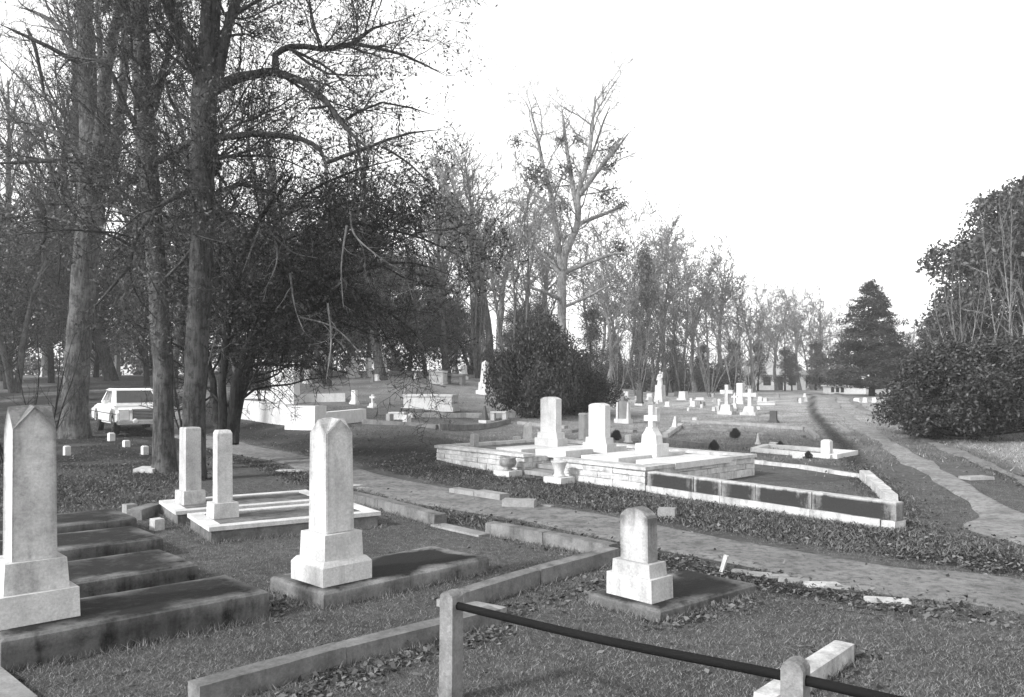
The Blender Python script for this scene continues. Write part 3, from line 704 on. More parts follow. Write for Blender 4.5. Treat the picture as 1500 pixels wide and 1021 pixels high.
# dark panelled kerb lot in front-right of it
B2 = G(1313, 776); uB = Vector((B2.x - B.x, B2.y - B.y, 0)); LB = uB.length; uB /= LB; angB = math.atan2(uB.y, uB.x)
t = thing('panel_kerb_lot', 'grassy lot edged by dark stained stone panels on a pale footing', 'burial lot', (B.x + uB.x * .05, B.y + uB.y * .05, (B.z + B2.z) / 2), angB)
def b_of(px): r_ = (px - CX) / F; return (r_ * B.y - B.x) / (uB.x - r_ * uB.y) - .05
zz = [b_of(948.5), b_of(1016), b_of(1057), b_of(1106), b_of(1189), b_of(1313)]
for a0, a1 in zip(zz, zz[1:]):
    bm = bmesh.new(); hl = (a1 - a0) / 2 - .004; frustum(bm, -hl, hl, 0, .16, .1, .31, .998, .96)
    me = bm_mesh(bm, 'stone_panel', .012, 2, .0015, 5); at_ = me.attributes.new('stain', 'FLOAT', 'POINT')
    for iv, vv in enumerate(me.vertices): at_.data[iv].value = min(1, max(0, (.305 - vv.co.z) / .03)) * (.55 + .45 * min(1, max(0, (hl - abs(vv.co.x)) / .12)))
    o = link('stone_panel', me, 'kerb_white', t); o.location = ((a0 + a1) / 2, R.uniform(-.008, .008), 0); o.rotation_euler = (0, 0, R.uniform(-.01, .01))
for a0, a1 in zip((zz[0], zz[2], zz[4], zz[4] + .95), (zz[2] - .01, zz[4] - .01, zz[4] + .93, zz[5])):
    o = box_part('footing', (a0, a1, -.035, .2, -.15, .097), 'kerb_white', t, .015, rough=.004, cuts=2)
kerb_run('lot_kerb', 'toppled pale kerb at the right end of the dark panelled kerb', [G(1312, 738), G(1268, 701)], .18, .13, 'kerb_white', .7, jit=.05)
kerb_run('lot_kerb', 'thin pale kerb line at the back of the panelled lot', [G(1075, 676), G(1170, 686), G(1268, 701)], .12, .07, 'kerb_white', .9)

# ------------------------------------------------------------------ left terrace: white lots
def wall_run(name, label, pts, w, h, mat='limewash', piece=3.0, **kw): return kerb_run(name, label, pts, w, h, mat, piece, cat='lot wall', bev=.01, jit=.006, **kw)
wall_run('lot_wall', 'long white front wall of the terrace lot behind the dark tree', [G(342, 611), G(424, 622)], .3, .66, piece=2.2)
wall_run('lot_wall', 'stout white corner pier of the terrace lot wall', [G(426, 627), G(470, 629)], .42, .70, piece=2.5)
wall_run('lot_wall', 'white wall running right from the corner pier of the terrace lot', [G(474, 624), G(532, 617)], .28, .42, piece=2)
wall_run('lot_wall', 'second white coping line behind the terrace front wall', [G(352, 584), G(420, 590), G(506, 588)], .3, .36, piece=2.6)
wall_run('lot_wall', 'low white kerb running to the dark shrub behind the walled lot', [G(600, 612), G(680, 611), G(762, 611)], .25, .17, 'kerb_white', piece=2)
kerb_run('lot_kerb', 'low grey kerb of the raised grassy lot below the terrace', [G(532, 621), G(640, 629), G(745, 620)], .2, .16, 'concrete', 1.8)
mon('double', 418, 590, 530, 50, 'limewash', 'broad white double monument on the left terrace', rz=rad(-25), d=.7)
mon('flat', 450, 562, 541, 13, 'marble_bright', 'white headstone just right of the broad double monument')
mon('flat', 519, 592, 571, 16, 'limewash', 'short white tablet between the double monument and the small cross', wf=.9)
mon('cross', 546, 597, 577, 13, 'limewash', 'small white cross on the left terrace')
mon('box', 631, 599, 577, 76, 'limewash', 'long white box tomb on the left terrace', rz=rad(-12), d=1.0)
mon('stub', 571, 618, 605, 8, 'concrete_pale', 'grey stub at the left end of the pale tomb below the terrace')
mon('stub', 596, 621, 607, 9, 'marble', 'white stub at the right end of the pale tomb below the terrace')
mon('box', 583, 614, 603, 24, 'limewash', 'small white tomb between two stubs on the grassy lot', rz=rad(-12), d=.4)
mon('point', 710, 620, 594, 15, 'granite_dark', 'dark pointed marker on a white base left of the shrub', basemat='marble_bright')
mon('table', 731, 616, 602, 24, 'marble_bright', 'low white table marker left of the dark shrub', rz=rad(-15), d=.3)
mon('obelisk', 711, 578, 528, 20, 'marble', 'pale obelisk on the rise left of the dark shrub')
mon('stub', 650, 601, 595, 22, 'limewash', 'flat white block lying right of the long box tomb')
# far rows under the wood
mon('gable', 517, 553, 522, 18, 'marble', 'far pale canopy monument under the dark trees')
mon('pillar', 540, 552, 524, 10, 'marble', 'far slim pale pillar right of the canopy monument')
mon('statue', 562, 552, 516, 11, 'marble_aged', 'far slender statue on a pedestal among the drooping branches')
mon('flat', 552, 558, 548, 10, 'marble_bright', 'tiny far white stone near the slender statue')
mon('box', 642, 562, 543, 22, 'marble', 'far pale box tomb under the wood', rz=rad(-15), d=.8)
mon('table', 667, 563, 548, 30, 'granite_grey', 'far grey table tomb right of the pale box tomb', rz=rad(-15), d=.8)
mon('pedestal', 680, 556, 535, 9, 'marble_bright', 'far white pedestal behind the grey table tomb')
mon('flat', 476, 528, 508, 20, 'marble', 'far pale stone high up between dark trunks', Y=62)
mon('flat', 30, 560, 548, 11, 'marble', 'far white stone at the left edge behind the thicket')
mon('flat', 62, 552, 538, 9, 'marble', 'far small white stone beyond the leftmost trunk')
mon('table', 150, 552, 542, 26, 'marble', 'far white table tomb behind the parked car', rz=rad(-10))
mon('flat', 215, 552, 543, 10, 'marble', 'far white stone glimpsed between the two big trunks')
mon('pedestal', 172, 540, 520, 9, 'marble', 'far white pedestal above the parked car', Y=58)
for px, py, h, lab in ((98, 667, 15, 'short white marker post nearest the left monument'), (163, 646, 13, 'short white marker post just left of the car front wheel'), (185, 655, 11, 'lowest of four white marker posts below the parked car'), (212, 666, 14, 'short white marker post beside the tree trunk')):
    mon('stub', px, py, py - h, 8, 'limewash', lab, group='white marker posts by the car')

# ------------------------------------------------------------------ centre and right rows
mon('obelisk', 886, 594, 560, 14, 'granite_grey', 'grey obelisk rising behind the right tall tablet')
mon('gable', 863, 574, 547, 19, 'marble_bright', 'white gabled marker with a cross under the trees')
mon('pedestal', 849, 574, 563, 11, 'marble_bright', 'low white stone left of the white gabled marker')
mon('pedestal', 878, 577, 563, 10, 'marble', 'low pale stone right of the white gabled marker')
mon('box', 838, 582, 574, 20, 'concrete_pale', 'low grey tomb beside the dark shrub', d=.7)
mon('framed', 913, 620, 580, 25, 'marble_bright', 'dark headstone framed by white posts')
mon('flat', 937, 594, 571, 13, 'granite_dark', 'small dark upright headstone left of the statue', basemat='marble_bright')
mon('statue', 967, 589, 543, 17, 'marble', 'white statue on a tall pedestal before the tree line')
mon('flat', 978, 596, 588, 10, 'limewash', 'small white square stone right of the statue')
mon('pillar', 855, 648, 604, 16, 'marble_aged', 'slender grey pillar between the two tall tablets')
mon('pedestal', 1001, 586, 573, 15, 'marble_bright', 'white pedestal at the foot of a pale tree')
mon('flat', 1026, 586, 582, 18, 'limewash', 'long low white stone right of the white pedestal')
mon('flat', 1051, 588, 584, 17, 'limewash', 'long low white stone left of the tall cross')
mon('cross', 1065, 607, 563, 23, 'marble', 'tall pale cross left of the white pillar')
mon('cross', 1099, 608, 569, 24, 'marble', 'tall pale cross right of the white pillar')
mon('pillar', 1085, 592, 561, 14, 'limewash', 'bright white pillar between the two tall crosses')
mon('cross', 1076, 599, 575, 11, 'marble_bright', 'small white cross in front of the bright pillar')
mon('box', 1122, 593, 588, 24, 'limewash', 'low white tomb right of the tall crosses', d=.8, rz=rad(-10))
mon('flat', 1110, 600, 595, 12, 'limewash', 'small white stone beside the right tall cross')
mon('flat', 1133, 619, 601, 15, 'granite_dark', 'dark square headstone right of the tall crosses')
mon('stub', 960, 610, 596, 10, 'limewash', 'small white stone directly behind the corner cross')
mon('point', 988, 630, 609, 11, 'limewash', 'white leaning pointed marker right of the corner cross', tilt=(0, .06))
mon('flat', 1018, 616, 611, 10, 'limewash', 'tiny white stone on a kerb right of the pointed marker')
mon('flat', 920, 648, 636, 11, 'limewash', 'small white block between the right tablet and the cross')
# white framed plot right of the walled lot
pl = G(1104, 662); pr = G(1219, 672)
t = kerb_run('plot_frame', 'white kerb frame of the small plot right of the walled lot', [(pl.x, pl.y), (pr.x, pr.y), tuple((pr + Vector((.95, 1.1, 0))).xy), tuple((pl + Vector((.7, 1.2, 0))).xy), (pl.x, pl.y)], .2, .1, 'limewash', 1.2)
mon('stub', 1211, 667, 643, 13, 'limewash', 'white square block at the right end of the small white plot')
mon('point', 1110, 651, 634, 7, 'limewash', 'thin white marker at the left end of the small white plot')
mon('stub', 1168, 671, 663, 14, 'marble_bright', 'low white block at the front of the small white plot', rz=rad(-20))
mon('stub', 1133, 654, 647, 10, 'marble_bright', 'small white block on the small white plot')
for px, py, r, lab in ((1046, 660, .12, 'left of two clipped dark ball shrubs'), (1077, 642, .14, 'right of two clipped dark ball shrubs'), (903, 645, .14, 'dark ball shrub behind the right tall tablet'), (1143, 656, .08, 'small dark pot plant on the white plot'), (1184, 672, .08, 'small dark plant before the white plot')):
    BALLS = globals().setdefault('BALLS', []); BALLS.append((px, py, r, lab))
for i, (pts, w, h, m_, lab) in enumerate((
    ([(998, 618), (1090, 623), (1178, 630)], .16, .1, 'concrete_pale', 'long thin kerb line below the tall crosses'),
    ([(1000, 627), (1090, 634), (1178, 641)], .16, .07, 'concrete', 'second thin kerb line below the tall crosses'),
    ([(974, 641), (998, 625)], .2, .12, 'kerb_white', 'pale kerb slanting up beside the pointed marker'),
    ([(972, 648), (1030, 656)], .22, .12, 'concrete', 'dark low kerb behind the corner cross'),
    ([(1178, 627), (1196, 641)], .18, .08, 'concrete_pale', 'short kerb end near the track, right of the thin lines'),
    ([(1000, 598), (1080, 602)], .2, .06, 'concrete_pale', 'far thin kerb before the crosses'),
    ([(900, 598), (960, 604), (1000, 605)], .2, .07, 'concrete_pale', 'far thin kerb around the statue row'),
    ([(835, 634), (870, 628), (930, 634)], .2, .09, 'concrete', 'grey kerb behind the tall tablets'),
    ([(760, 621), (830, 628)], .2, .1, 'concrete_pale', 'pale kerb line before the dark shrub'),
    ([(1225, 622), (1243, 634)], .14, .05, 'concrete_pale', 'thin pale kerb along the left side of the track road'))):
    kerb_run('lot_kerb', lab, [G(*q_) for q_ in pts], w, h, m_, 2.0)
for px, py, top, w, lab in ((1255, 589, 583, 12, 'far tiny white stone left of three beyond the track road'), (1267, 590, 582, 8, 'far tiny white stone middle of three beyond the track road'), (1281, 590, 582, 9, 'far tiny white stone right of three beyond the track road'), (1297, 590, 582, 16, 'far low white stone before the cedar')):
    mon('flat', px, py, top, w, 'limewash', lab, group='far white stones beyond the track road')
mon('box', 1298, 600, 590, 22, 'marble', 'far pale box tomb beyond the track road', rz=rad(-10))
mon('table', 1325, 597, 587, 26, 'marble_bright', 'white table tomb at the left foot of the big bush', rz=rad(-10))
mon('pillar', 1331, 612, 594, 8, 'granite_dark', 'dark slim post at the left foot of the big bush')
mon('table', 1494, 632, 614, 30, 'concrete_pale', 'grey table tomb at the right edge beyond the bush', rz=rad(10), d=.7)
kerb_run('lot_kerb', 'far pale kerb between the track road and the big bush', [G(1255, 603), G(1300, 611)], .2, .08, 'concrete_pale', 2.0)
small_stone(1430, 702, .5, .3, .05, 'concrete_pale', 'flat stone in the dry grass right of the track road', rz=.2)

rf_ = random.Random(3)
for k in range(34):
    px = rf_.uniform(880, 1190); py = rf_.uniform(577, 604) if px < 1100 else rf_.uniform(580, 592)
    kd = rf_.choice(('flat', 'tablet', 'flat', 'pedestal', 'stub', 'cross')); hh = rf_.uniform(5, 11); ww = hh * (.5 if kd == 'stub' else rf_.uniform(.8, 1.2))
    mon(kd, px, py, py - hh, ww, rf_.choice(('marble', 'limewash', 'marble_aged', 'granite_grey', 'concrete_pale')), 'tiny far stone in the rows before the tree line', group='tiny far stones before the tree line', name='small_headstone', cat='headstone', tilt=(rf_.uniform(-.05, .05), rf_.uniform(-.05, .05)))
for k in range(14):
    px = rf_.uniform(360, 690); py = rf_.uniform(551, 562); hh = rf_.uniform(6, 13)
    mon(rf_.choice(('flat', 'tablet', 'pedestal')), px, py, py - hh, hh * .8, rf_.choice(('marble', 'marble_aged', 'granite_grey')), 'tiny far stone in the shade of the left wood', group='tiny far stones under the left wood', name='small_headstone', cat='headstone', tilt=(rf_.uniform(-.05, .05), rf_.uniform(-.05, .05)))

# ------------------------------------------------------------------ far buildings
p = Vector(((1236 - CX) / F * 70, 70, 0)); p.z = tz(p.x, p.y)
t = thing('long_white_shed', 'long low white building far down the track road', 'building', p, rad(-6))
box_part('wall', (-1.45, 1.5, -1, 1, -.2, .62), 'house_paint', t, .01); box_part('roof', (-1.6, 1.6, -1.15, 1.15, .62, .74), 'roof_sheet', t, .01)
for x in (-1.2, -.8, -.4): box_part('window', (x - .13, x + .13, -1.012, -.99, .12, .5), 'window_dark', t, .002)
p = Vector(((1128 - CX) / F * 105, 105, 0)); p.z = tz(p.x, p.y)
t = thing('white_house', 'far white house with a pale gabled roof behind the trees', 'house', p, rad(-12))
box_part('wall', (-4, 4, -2.5, 2.5, -.3, 2.0), 'house_paint', t, .01)
bm = bmesh.new(); prism(bm, [(-4.4, 1.9), (4.4, 1.9), (2.6, 3.6), (-2.6, 3.6)], -2.8, 2.8); link('roof', bm_mesh(bm, 'roof', .02), 'roof_sheet', t)
for x in (-2.6, -.6, 2.4): box_part('window', (x - .45, x + .45, -2.53, -2.49, .6, 1.6), 'window_dark', t, .003)
box_part('door', (.5, 1.3, -2.53, -2.49, -.2, 1.7), 'window_dark', t, .003)

# ------------------------------------------------------------------ parked car
cp = G(214, 639); hd = math.atan2(-.81, .585)
car = thing('parked_car', 'white four-door saloon car parked behind the tree trunks', 'car', (0, 0, 0), hd)
fw = Vector((math.cos(hd), math.sin(hd), 0))
car.location = (cp.x - fw.x * 2.2, cp.y - fw.y * 2.2, tz(cp.x - fw.x * 2, cp.y - fw.y * 2) + .0)
def arch(cx, r, n=8): return [(cx + r * math.cos(a), .33 + r * math.sin(a)) for a in np.linspace(0, math.pi, n)]
prof = [(2.28, .34)] + arch(1.42, .37)[:] + arch(-1.33, .37) + [(-2.26, .36), (-2.34, .6), (-2.3, .82), (-1.55, .93), (-.9, .95), (.75, .95), (1.3, .93), (2.2, .86), (2.34, .74), (2.34, .48)]
bm = bmesh.new(); a = [bm.verts.new((x, -.86, z)) for x, z in prof]; b_ = [bm.verts.new((x, .86, z)) for x, z in prof]
bm.faces.new(a[::-1]); bm.faces.new(b_); n = len(a)
for i in range(n): bm.faces.new((a[i], a[(i + 1) % n], b_[(i + 1) % n], b_[i]))
bmesh.ops.recalc_face_normals(bm, faces=bm.faces)
body = link('body', bm_mesh(bm, 'body', .085, 4), 'car_paint', car)
bm = bmesh.new()
lo = [(-1.5, .72), (1.02, .74), (1.02, -.74), (-1.5, -.72)]; hi = [(-.95, .58), (.30, .6), (.30, -.6), (-.95, -.58)]
v0 = [bm.verts.new((x, y, .94)) for x, y in lo]; v1 = [bm.verts.new((x, y, 1.40)) for x, y in hi]
bm.faces.new(v0[::-1]); bm.faces.new(v1)
for i in range(4): bm.faces.new((v0[i], v0[(i + 1) % 4], v1[(i + 1) % 4], v1[i]))
bmesh.ops.recalc_face_normals(bm, faces=bm.faces); cab = link('cabin', bm_mesh(bm, 'cabin', .05, 3), 'car_paint', car)
bm = bmesh.new(); frustum(bm, -1.0, .36, -.62, .62, 1.385, 1.45, .82, .86); link('roof', bm_mesh(bm, 'roof', .025, 3), 'car_paint', car)
def pane(name, q4, mat='car_glass', th=.012):
    q4 = [Vector(p_) for p_ in q4]; nrm = (q4[1] - q4[0]).cross(q4[3] - q4[0]).normalized(); bm = bmesh.new()
    f0 = [bm.verts.new(p_ + nrm * th) for p_ in q4]; f1 = [bm.verts.new(p_ - nrm * .01) for p_ in q4]
    bm.faces.new(f0); bm.faces.new(f1[::-1])
    for i in range(4): bm.faces.new((f0[i], f1[i], f1[(i + 1) % 4], f0[(i + 1) % 4]))
    bmesh.ops.recalc_face_normals(bm, faces=bm.faces); return link(name, bm_mesh(bm, name), mat, car)
def lerp(a, b, t): return [a[k] + (b[k] - a[k]) * t for k in range(3)]
def face_pane(name, bl, br, tr, tl, s0, s1, t0, t1):
    q_ = []
    for s_, t_ in ((s0, t0), (s1, t0), (s1, t1), (s0, t1)): q_.append(lerp(lerp(bl, br, s_), lerp(tl, tr, s_), t_))
    return pane(name, q_)
W3 = lambda p_, z: (p_[0], p_[1], z)
face_pane('windscreen', W3(lo[2], .94), W3(lo[1], .94), W3(hi[1], 1.4), W3(hi[2], 1.4), .07, .93, .1, .93)
face_pane('rear_window', W3(lo[0], .94), W3(lo[3], .94), W3(hi[3], 1.4), W3(hi[0], 1.4), .08, .92, .12, .92)
for sgn in (0, 1):
    bl, br, tr, tl = ((lo[3], lo[2], hi[2], hi[3]) if sgn == 0 else (lo[1], lo[0], hi[0], hi[1]))
    r1, r2 = ((.17, .50), (.55, .83)) if sgn == 0 else ((.17, .45), (.50, .83))
    for s0, s1 in (r1, r2): face_pane('side_window', W3(bl, .94), W3(br, .94), W3(tr, 1.4), W3(tl, 1.4), s0, s1, .1, .9)
for sx, sy in ((1.42, 1), (1.42, -1), (-1.33, 1), (-1.33, -1)):
    w = thing('wheel', '', '', (sx, sy * .74, .32)); del w['label']; del w['category']; w.parent = car; w.rotation_euler = (rad(90), 0, 0)
    bm = bmesh.new(); lathe(bm, [(.2, -.085), (.31, -.085), (.325, -.05), (.325, .05), (.31, .085), (.2, .085)], 24); link('tyre', bm_mesh(bm, 'tyre'), 'rubber', w)
    bm = bmesh.new(); lathe(bm, [(.2, -.09), (.14, -.1), (.06, -.1), (.06, .1), (.14, .1), (.2, .09)], 20); link('rim', bm_mesh(bm, 'rim'), 'chrome', w)
bm = bmesh.new(); frustum(bm, 2.30, 2.37, -.42, .42, .50, .80, .98); gr = link('grille', bm_mesh(bm, 'grille', .01), 'black_trim', car)
for k in range(6): box_part('grille_bar', (2.36, 2.378, -.40, .40, .53 + k * .046, .542 + k * .046), 'chrome', gr, .002)
box_part('grille_surround', (2.31, 2.385, -.45, .45, .80, .835), 'chrome', gr, .008)
for s_ in (-1, 1):
    o = box_part('headlight', (2.29, 2.375, s_ * .66 - .13, s_ * .66 + .13, .5, .79), 'lamp_glass', car, .03)
    box_part('headlight_rim', (2.285, 2.362, s_ * .66 - .15, s_ * .66 + .15, .48, .81), 'chrome', o, .03)
    bm = bmesh.new(); lathe(bm, [(.08, 0), (.085, .05), (.05, .075), (.01, .08)], 14); f_ = link('fog_light', bm_mesh(bm, 'fog_light'), 'lamp_glass', car); f_.location = (2.39, s_ * .36, .45); f_.rotation_euler = (0, rad(90), 0)
    box_part('side_trim', (-2.2, 2.2, s_ * .866 - .006, s_ * .866 + .006, .655, .68), 'chrome', car, .002)
    for x in (.72, -.32, -1.1): box_part('door_gap', (x - .006, x + .006, s_ * .861 - .002, s_ * .861 + .002, .36, .93), 'black_trim', car, 0)
    box_part('mirror', (.68, .8, s_ * .9 - .06, s_ * .9 + .06, .96, 1.08), 'car_paint', car, .02)
box_part('bumper', (2.33, 2.45, -.88, .88, .36, .46), 'chrome', car, .02); box_part('bumper', (-2.44, -2.32, -.88, .88, .38, .48), 'chrome', car, .02)

# ------------------------------------------------------------------ trees: tapered tubes for wood, many small faces for leaves
def unit(v): return v / (np.linalg.norm(v) + 1e-9)
def nrm3(a, b, c):
    l = math.sqrt(a * a + b * b + c * c) + 1e-9; return a / l, b / l, c / l
def limb(rs, p, d, L, n, wob, up):
    x, y, z = p; dx, dy, dz = d; st = L / n; P = [(x, y, z)]; w = rs.normal(0, wob, (n, 3)).tolist()
    for k in range(n):
        dx, dy, dz = nrm3(dx + w[k][0], dy + w[k][1], dz + w[k][2] + up); x += dx * st; y += dy * st; z += dz * st; P.append((x, y, z))
    return P
NMIN = [4]; CLMAX = [2.3]; CRK = [.011]
def grow(ts, rs, P, r, level, maxlev, tips, dens, ratio, ang, wob, up, rmin, t0=.25):
    P = P.tolist() if hasattr(P, 'tolist') else P
    seg = [math.dist(a, b) for a, b in zip(P, P[1:])]; L = sum(seg); cum = [0.0]
    for s in seg: cum.append(cum[-1] + s / L)
    n = max(NMIN[0], int(L * dens[min(level, len(dens) - 1)] + rs.rand()))
    rn = rs.rand(n, 2).tolist(); nm = rs.normal(0, 1, (n, 4)).tolist(); i = 0
    for k in range(n):
        t = min(t0 + (1 - t0) * (k + rn[k][0]) / n, .98)
        while i < len(P) - 2 and cum[i + 1] < t: i += 1
        f = (t - cum[i]) / (cum[i + 1] - cum[i] + 1e-9); a, b = P[i], P[i + 1]
        q = (a[0] + (b[0] - a[0]) * f, a[1] + (b[1] - a[1]) * f, a[2] + (b[2] - a[2]) * f); rr = r[i] * (1 - f) + r[i + 1] * f
        T = nrm3(b[0] - a[0], b[1] - a[1], b[2] - a[2]); an = ang + .22 * nm[k][3]; v = nm[k]
        X = nrm3(T[1] * v[2] - T[2] * v[1], T[2] * v[0] - T[0] * v[2], T[0] * v[1] - T[1] * v[0]); c, s = math.cos(an), math.sin(an)
        cl = L * ratio * (1.15 - .65 * t) * (.6 + .7 * rn[k][1])
        if cl < .09: continue
        cl = min(cl, CLMAX[0]); cr = max(rmin, min(rr * .55, cl * CRK[0] + rmin)); ns = 6 if level < 1 else (5 if level < 2 else (3 if level < 3 else 2))
        CP = limb(rs, q, (T[0] * c + X[0] * s, T[1] * c + X[1] * s, T[2] * c + X[2] * s), cl, ns, wob, up); e = max(rmin * .55, cr * .22)
        CR = [cr + (e - cr) * m / ns for m in range(ns + 1)]
        ts.add(CP, CR, 5 if cr > .04 else (4 if cr > .015 else 3))
        if level + 1 < maxlev: grow(ts, rs, CP, CR, level + 1, maxlev, tips, dens, ratio, ang, wob, up, rmin, .15)
        if level + 1 >= maxlev - 1: tips.append(CP[-1]); tips.append(CP[len(CP) // 2])
    tips.append(P[-1])
def leaves_mesh(name, rs, pts, size, spread, aspect=.42, droop=.0, lie=1.0, var=(.6, 1.3)):
    """one diamond-shaped leaf, folded along its rib, at every point"""
    n = len(pts); c = np.asarray(pts) + rs.normal(0, 1, (n, 3)) * spread
    d = rs.normal(0, 1, (n, 3)); d[:, 2] -= droop; d[:, 2] *= lie; d /= np.linalg.norm(d, axis=1)[:, None]
    s = np.cross(d, rs.normal(0, 1, (n, 3)) * np.array((lie, lie, 1.0))); s /= np.linalg.norm(s, axis=1)[:, None]; nn_ = np.cross(d, s)
    l = size * rs.uniform(var[0], var[1], n)[:, None]; w = l * aspect
    V = np.stack([c, c + d * l * .5 + s * w * .5 + nn_ * w * .12, c + d * l, c + d * l * .5 - s * w * .5 + nn_ * w * .12], 1).reshape(-1, 3)
    I = np.arange(n)[:, None] * 4; T = np.concatenate([I + np.array([[0, 1, 2]]), I + np.array([[0, 2, 3]])], 0)
    return arr_mesh(name, V, T)
def px3(px, py, Y): return np.array(((px - CX) / F * Y, Y, CH + (HZ - py) / F * Y))
def shaped_tree(name, label, base_px, Y, limbs, wood, seed, dens, maxlev=4, ratio=.42, leafdef=None, rmin=.006, low=9999, depth=.6, ang=.85, up=.03, wob=.2, group=None, only=None):
    """limbs: lists of (px, py, width in px[, depth offset]) read from the photograph, at the trunk's own distance"""
    rs = np.random.RandomState(seed); ts = Tubes(); tips = []; s = Y / F
    bx, by = (base_px[0] - CX) / F * Y, Y; bz = tz(bx, by)
    t = thing(name, label, 'tree', (bx, by, bz), 0, group); org = np.array((bx, by, bz)); trunk = Tubes()
    for li, lb in enumerate(limbs):
        pts = []; ws = []; dz = rs.uniform(-1, 1) * depth
        for k, q in enumerate(lb):
            off = q[3] if len(q) > 3 else (0 if li == 0 else dz * k / max(1, len(lb) - 1) * 2)
            pts.append(px3(q[0], q[1], Y + off) - org); ws.append(q[2] * s / 2)
        A_ = spline(pts, .35 if li else .3)
        cum = np.linspace(0, 1, len(A_)); Wd = np.interp(cum, np.linspace(0, 1, len(ws)), ws)
        Wd = Wd * np.clip((1.02 - cum) / .3, .22, 1) if li else Wd
        big = max(ws) > .09
        if big: A_ = A_ + rs.normal(0, .012, A_.shape)
        if li == 0:
            A_[0, 2] = min(A_[0, 2], -.25); fl = np.exp(-np.clip(A_[:, 2], 0, 9) / .35) * .35; Wd = Wd * (1 + fl)
        (trunk if li == 0 else ts).add(A_, Wd, 14 if max(ws) > .15 else (9 if big else 6))
        if li == 0 and only: continue
        grow(ts, rs, A_, Wd, 0, maxlev, tips, dens, ratio, ang, wob, up, rmin, .35 if li == 0 else .1)
    link('trunk', trunk.mesh('trunk'), wood, t)
    link('branches', ts.mesh('branches'), wood, t)
    if leafdef:
        size, per, spread, mat, frac, nm = leafdef
        T_ = np.array(tips); W_ = T_ + org; yy = HZ - (W_[:, 2] - CH) * F / W_[:, 1]; T_ = T_[(rs.rand(len(T_)) < frac) & (yy < low - rs.uniform(0, 60, len(T_)))]; T_ = np.repeat(T_, per, 0)
        link(nm, leaves_mesh(nm, rs, T_, size, spread, .45, .3), mat, t)
    return t, len(tips)

# the big trees on the left
shaped_tree('bare_tree', 'tall bare tree with a strong limb reaching right, behind the pillars', (283, 705), 14.3, [
    [(282, 707, 33), (285, 640, 32), (288, 520, 33), (294, 400, 32), (298, 300, 33), (298, 200, 35), (300, 130, 38), (307, 70, 29), (310, 0, 27), (318, -80, 22), (330, -180, 14), (335, -270, 5)],
    [(300, 110, 26), (285, 85, 24), (270, 55, 20), (255, 28, 18), (247, 0, 15), (240, -60, 12), (225, -150, 6)],
    [(318, 125, 16), (330, 60, 14), (345, 0, 13), (370, -80, 8), (385, -160, 4)],
    [(310, 135, 20), (340, 118, 16), (370, 108, 13), (402, 104, 14), (403, 80, 9), (425, 69, 9), (470, 70, 8), (515, 65, 8), (545, 40, 6), (590, 30, 4), (645, 6, 2)],
    [(402, 106, 12), (440, 118, 11), (475, 145, 9), (500, 180, 7), (530, 210, 5), (565, 235, 3)],
    [(470, 68, 6), (458, 30, 5), (452, -10, 4)], [(520, 64, 6), (590, 80, 4), (655, 112, 2)], [(430, 75, 5), (480, 108, 3.5), (560, 110, 2)],
    [(310, 205, 10), (370, 196, 9), (440, 203, 8), (470, 222, 6), (480, 250, 4)], [(475, 240, 6), (540, 215, 5), (600, 195, 3.5), (650, 190, 2)],
    [(560, 215, 4), (600, 240, 3), (650, 290, 2)],
    [(300, 190, 8), (260, 165, 6), (245, 130, 4), (240, 90, 3)], [(305, 290, 9), (350, 270, 7), (400, 285, 5), (440, 330, 3)], [(500, 180, 5), (560, 150, 3.5), (640, 170, 2)], [(345, 20, 6), (420, -20, 4), (500, -30, 3)], [(306, 225, 10), (322, 242, 8), (300, 266, 8), (240, 298, 7, -.8), (198, 350, 6, -1.2), (188, 392, 6, -1.4), (140, 448, 5, -1.6), (137, 475, 4, -1.6)], [(195, 362, 4, -1.2), (150, 340, 3.5, -1.4), (80, 335, 3, -1.8), (0, 320, 2, -2)]],
    'bark', 21, [3.2, 5.0, 7.0], 4, .50, (.07, 1, .09, 'leaf_sparse', .45, 'leaves'), 0.0048, 9999, .9)
shaped_tree('bare_tree', 'straight bare tree with a pale trunk left of the strong-limbed tree', (238, 692), 15.6, [
    [(243, 694, 30), (240, 640, 28), (238, 560, 28), (233, 450, 27), (224, 330, 27), (215, 230, 30), (210, 150, 28), (205, 60, 26), (203, 0, 25), (205, -100, 18), (210, -220, 9), (212, -300, 4)],
    [(224, 160, 13), (238, 110, 10), (250, 60, 7), (250, 20, 4)], [(225, 240, 13), (255, 222, 11), (285, 205, 9), (330, 200, 6)], [(216, 210, 11), (185, 160, 9), (165, 110, 7), (140, 88, 5), (60, 80, 3)],
    [(226, 330, 9), (200, 320, 7), (160, 300, 5), (100, 310, 3)], [(205, 60, 8), (170, 0, 6), (150, -60, 3)], [(228, 420, 6), (270, 380, 5), (300, 330, 3)], [(222, 290, 7), (175, 245, 5), (120, 230, 3), (40, 240, 2)]],
    'bark_mid', 22, [2.6, 4.2, 5.5], 4, .48, (.06, 1, .08, 'leaf_sparse', .2, 'leaves'), .006, 9999, 1.2)
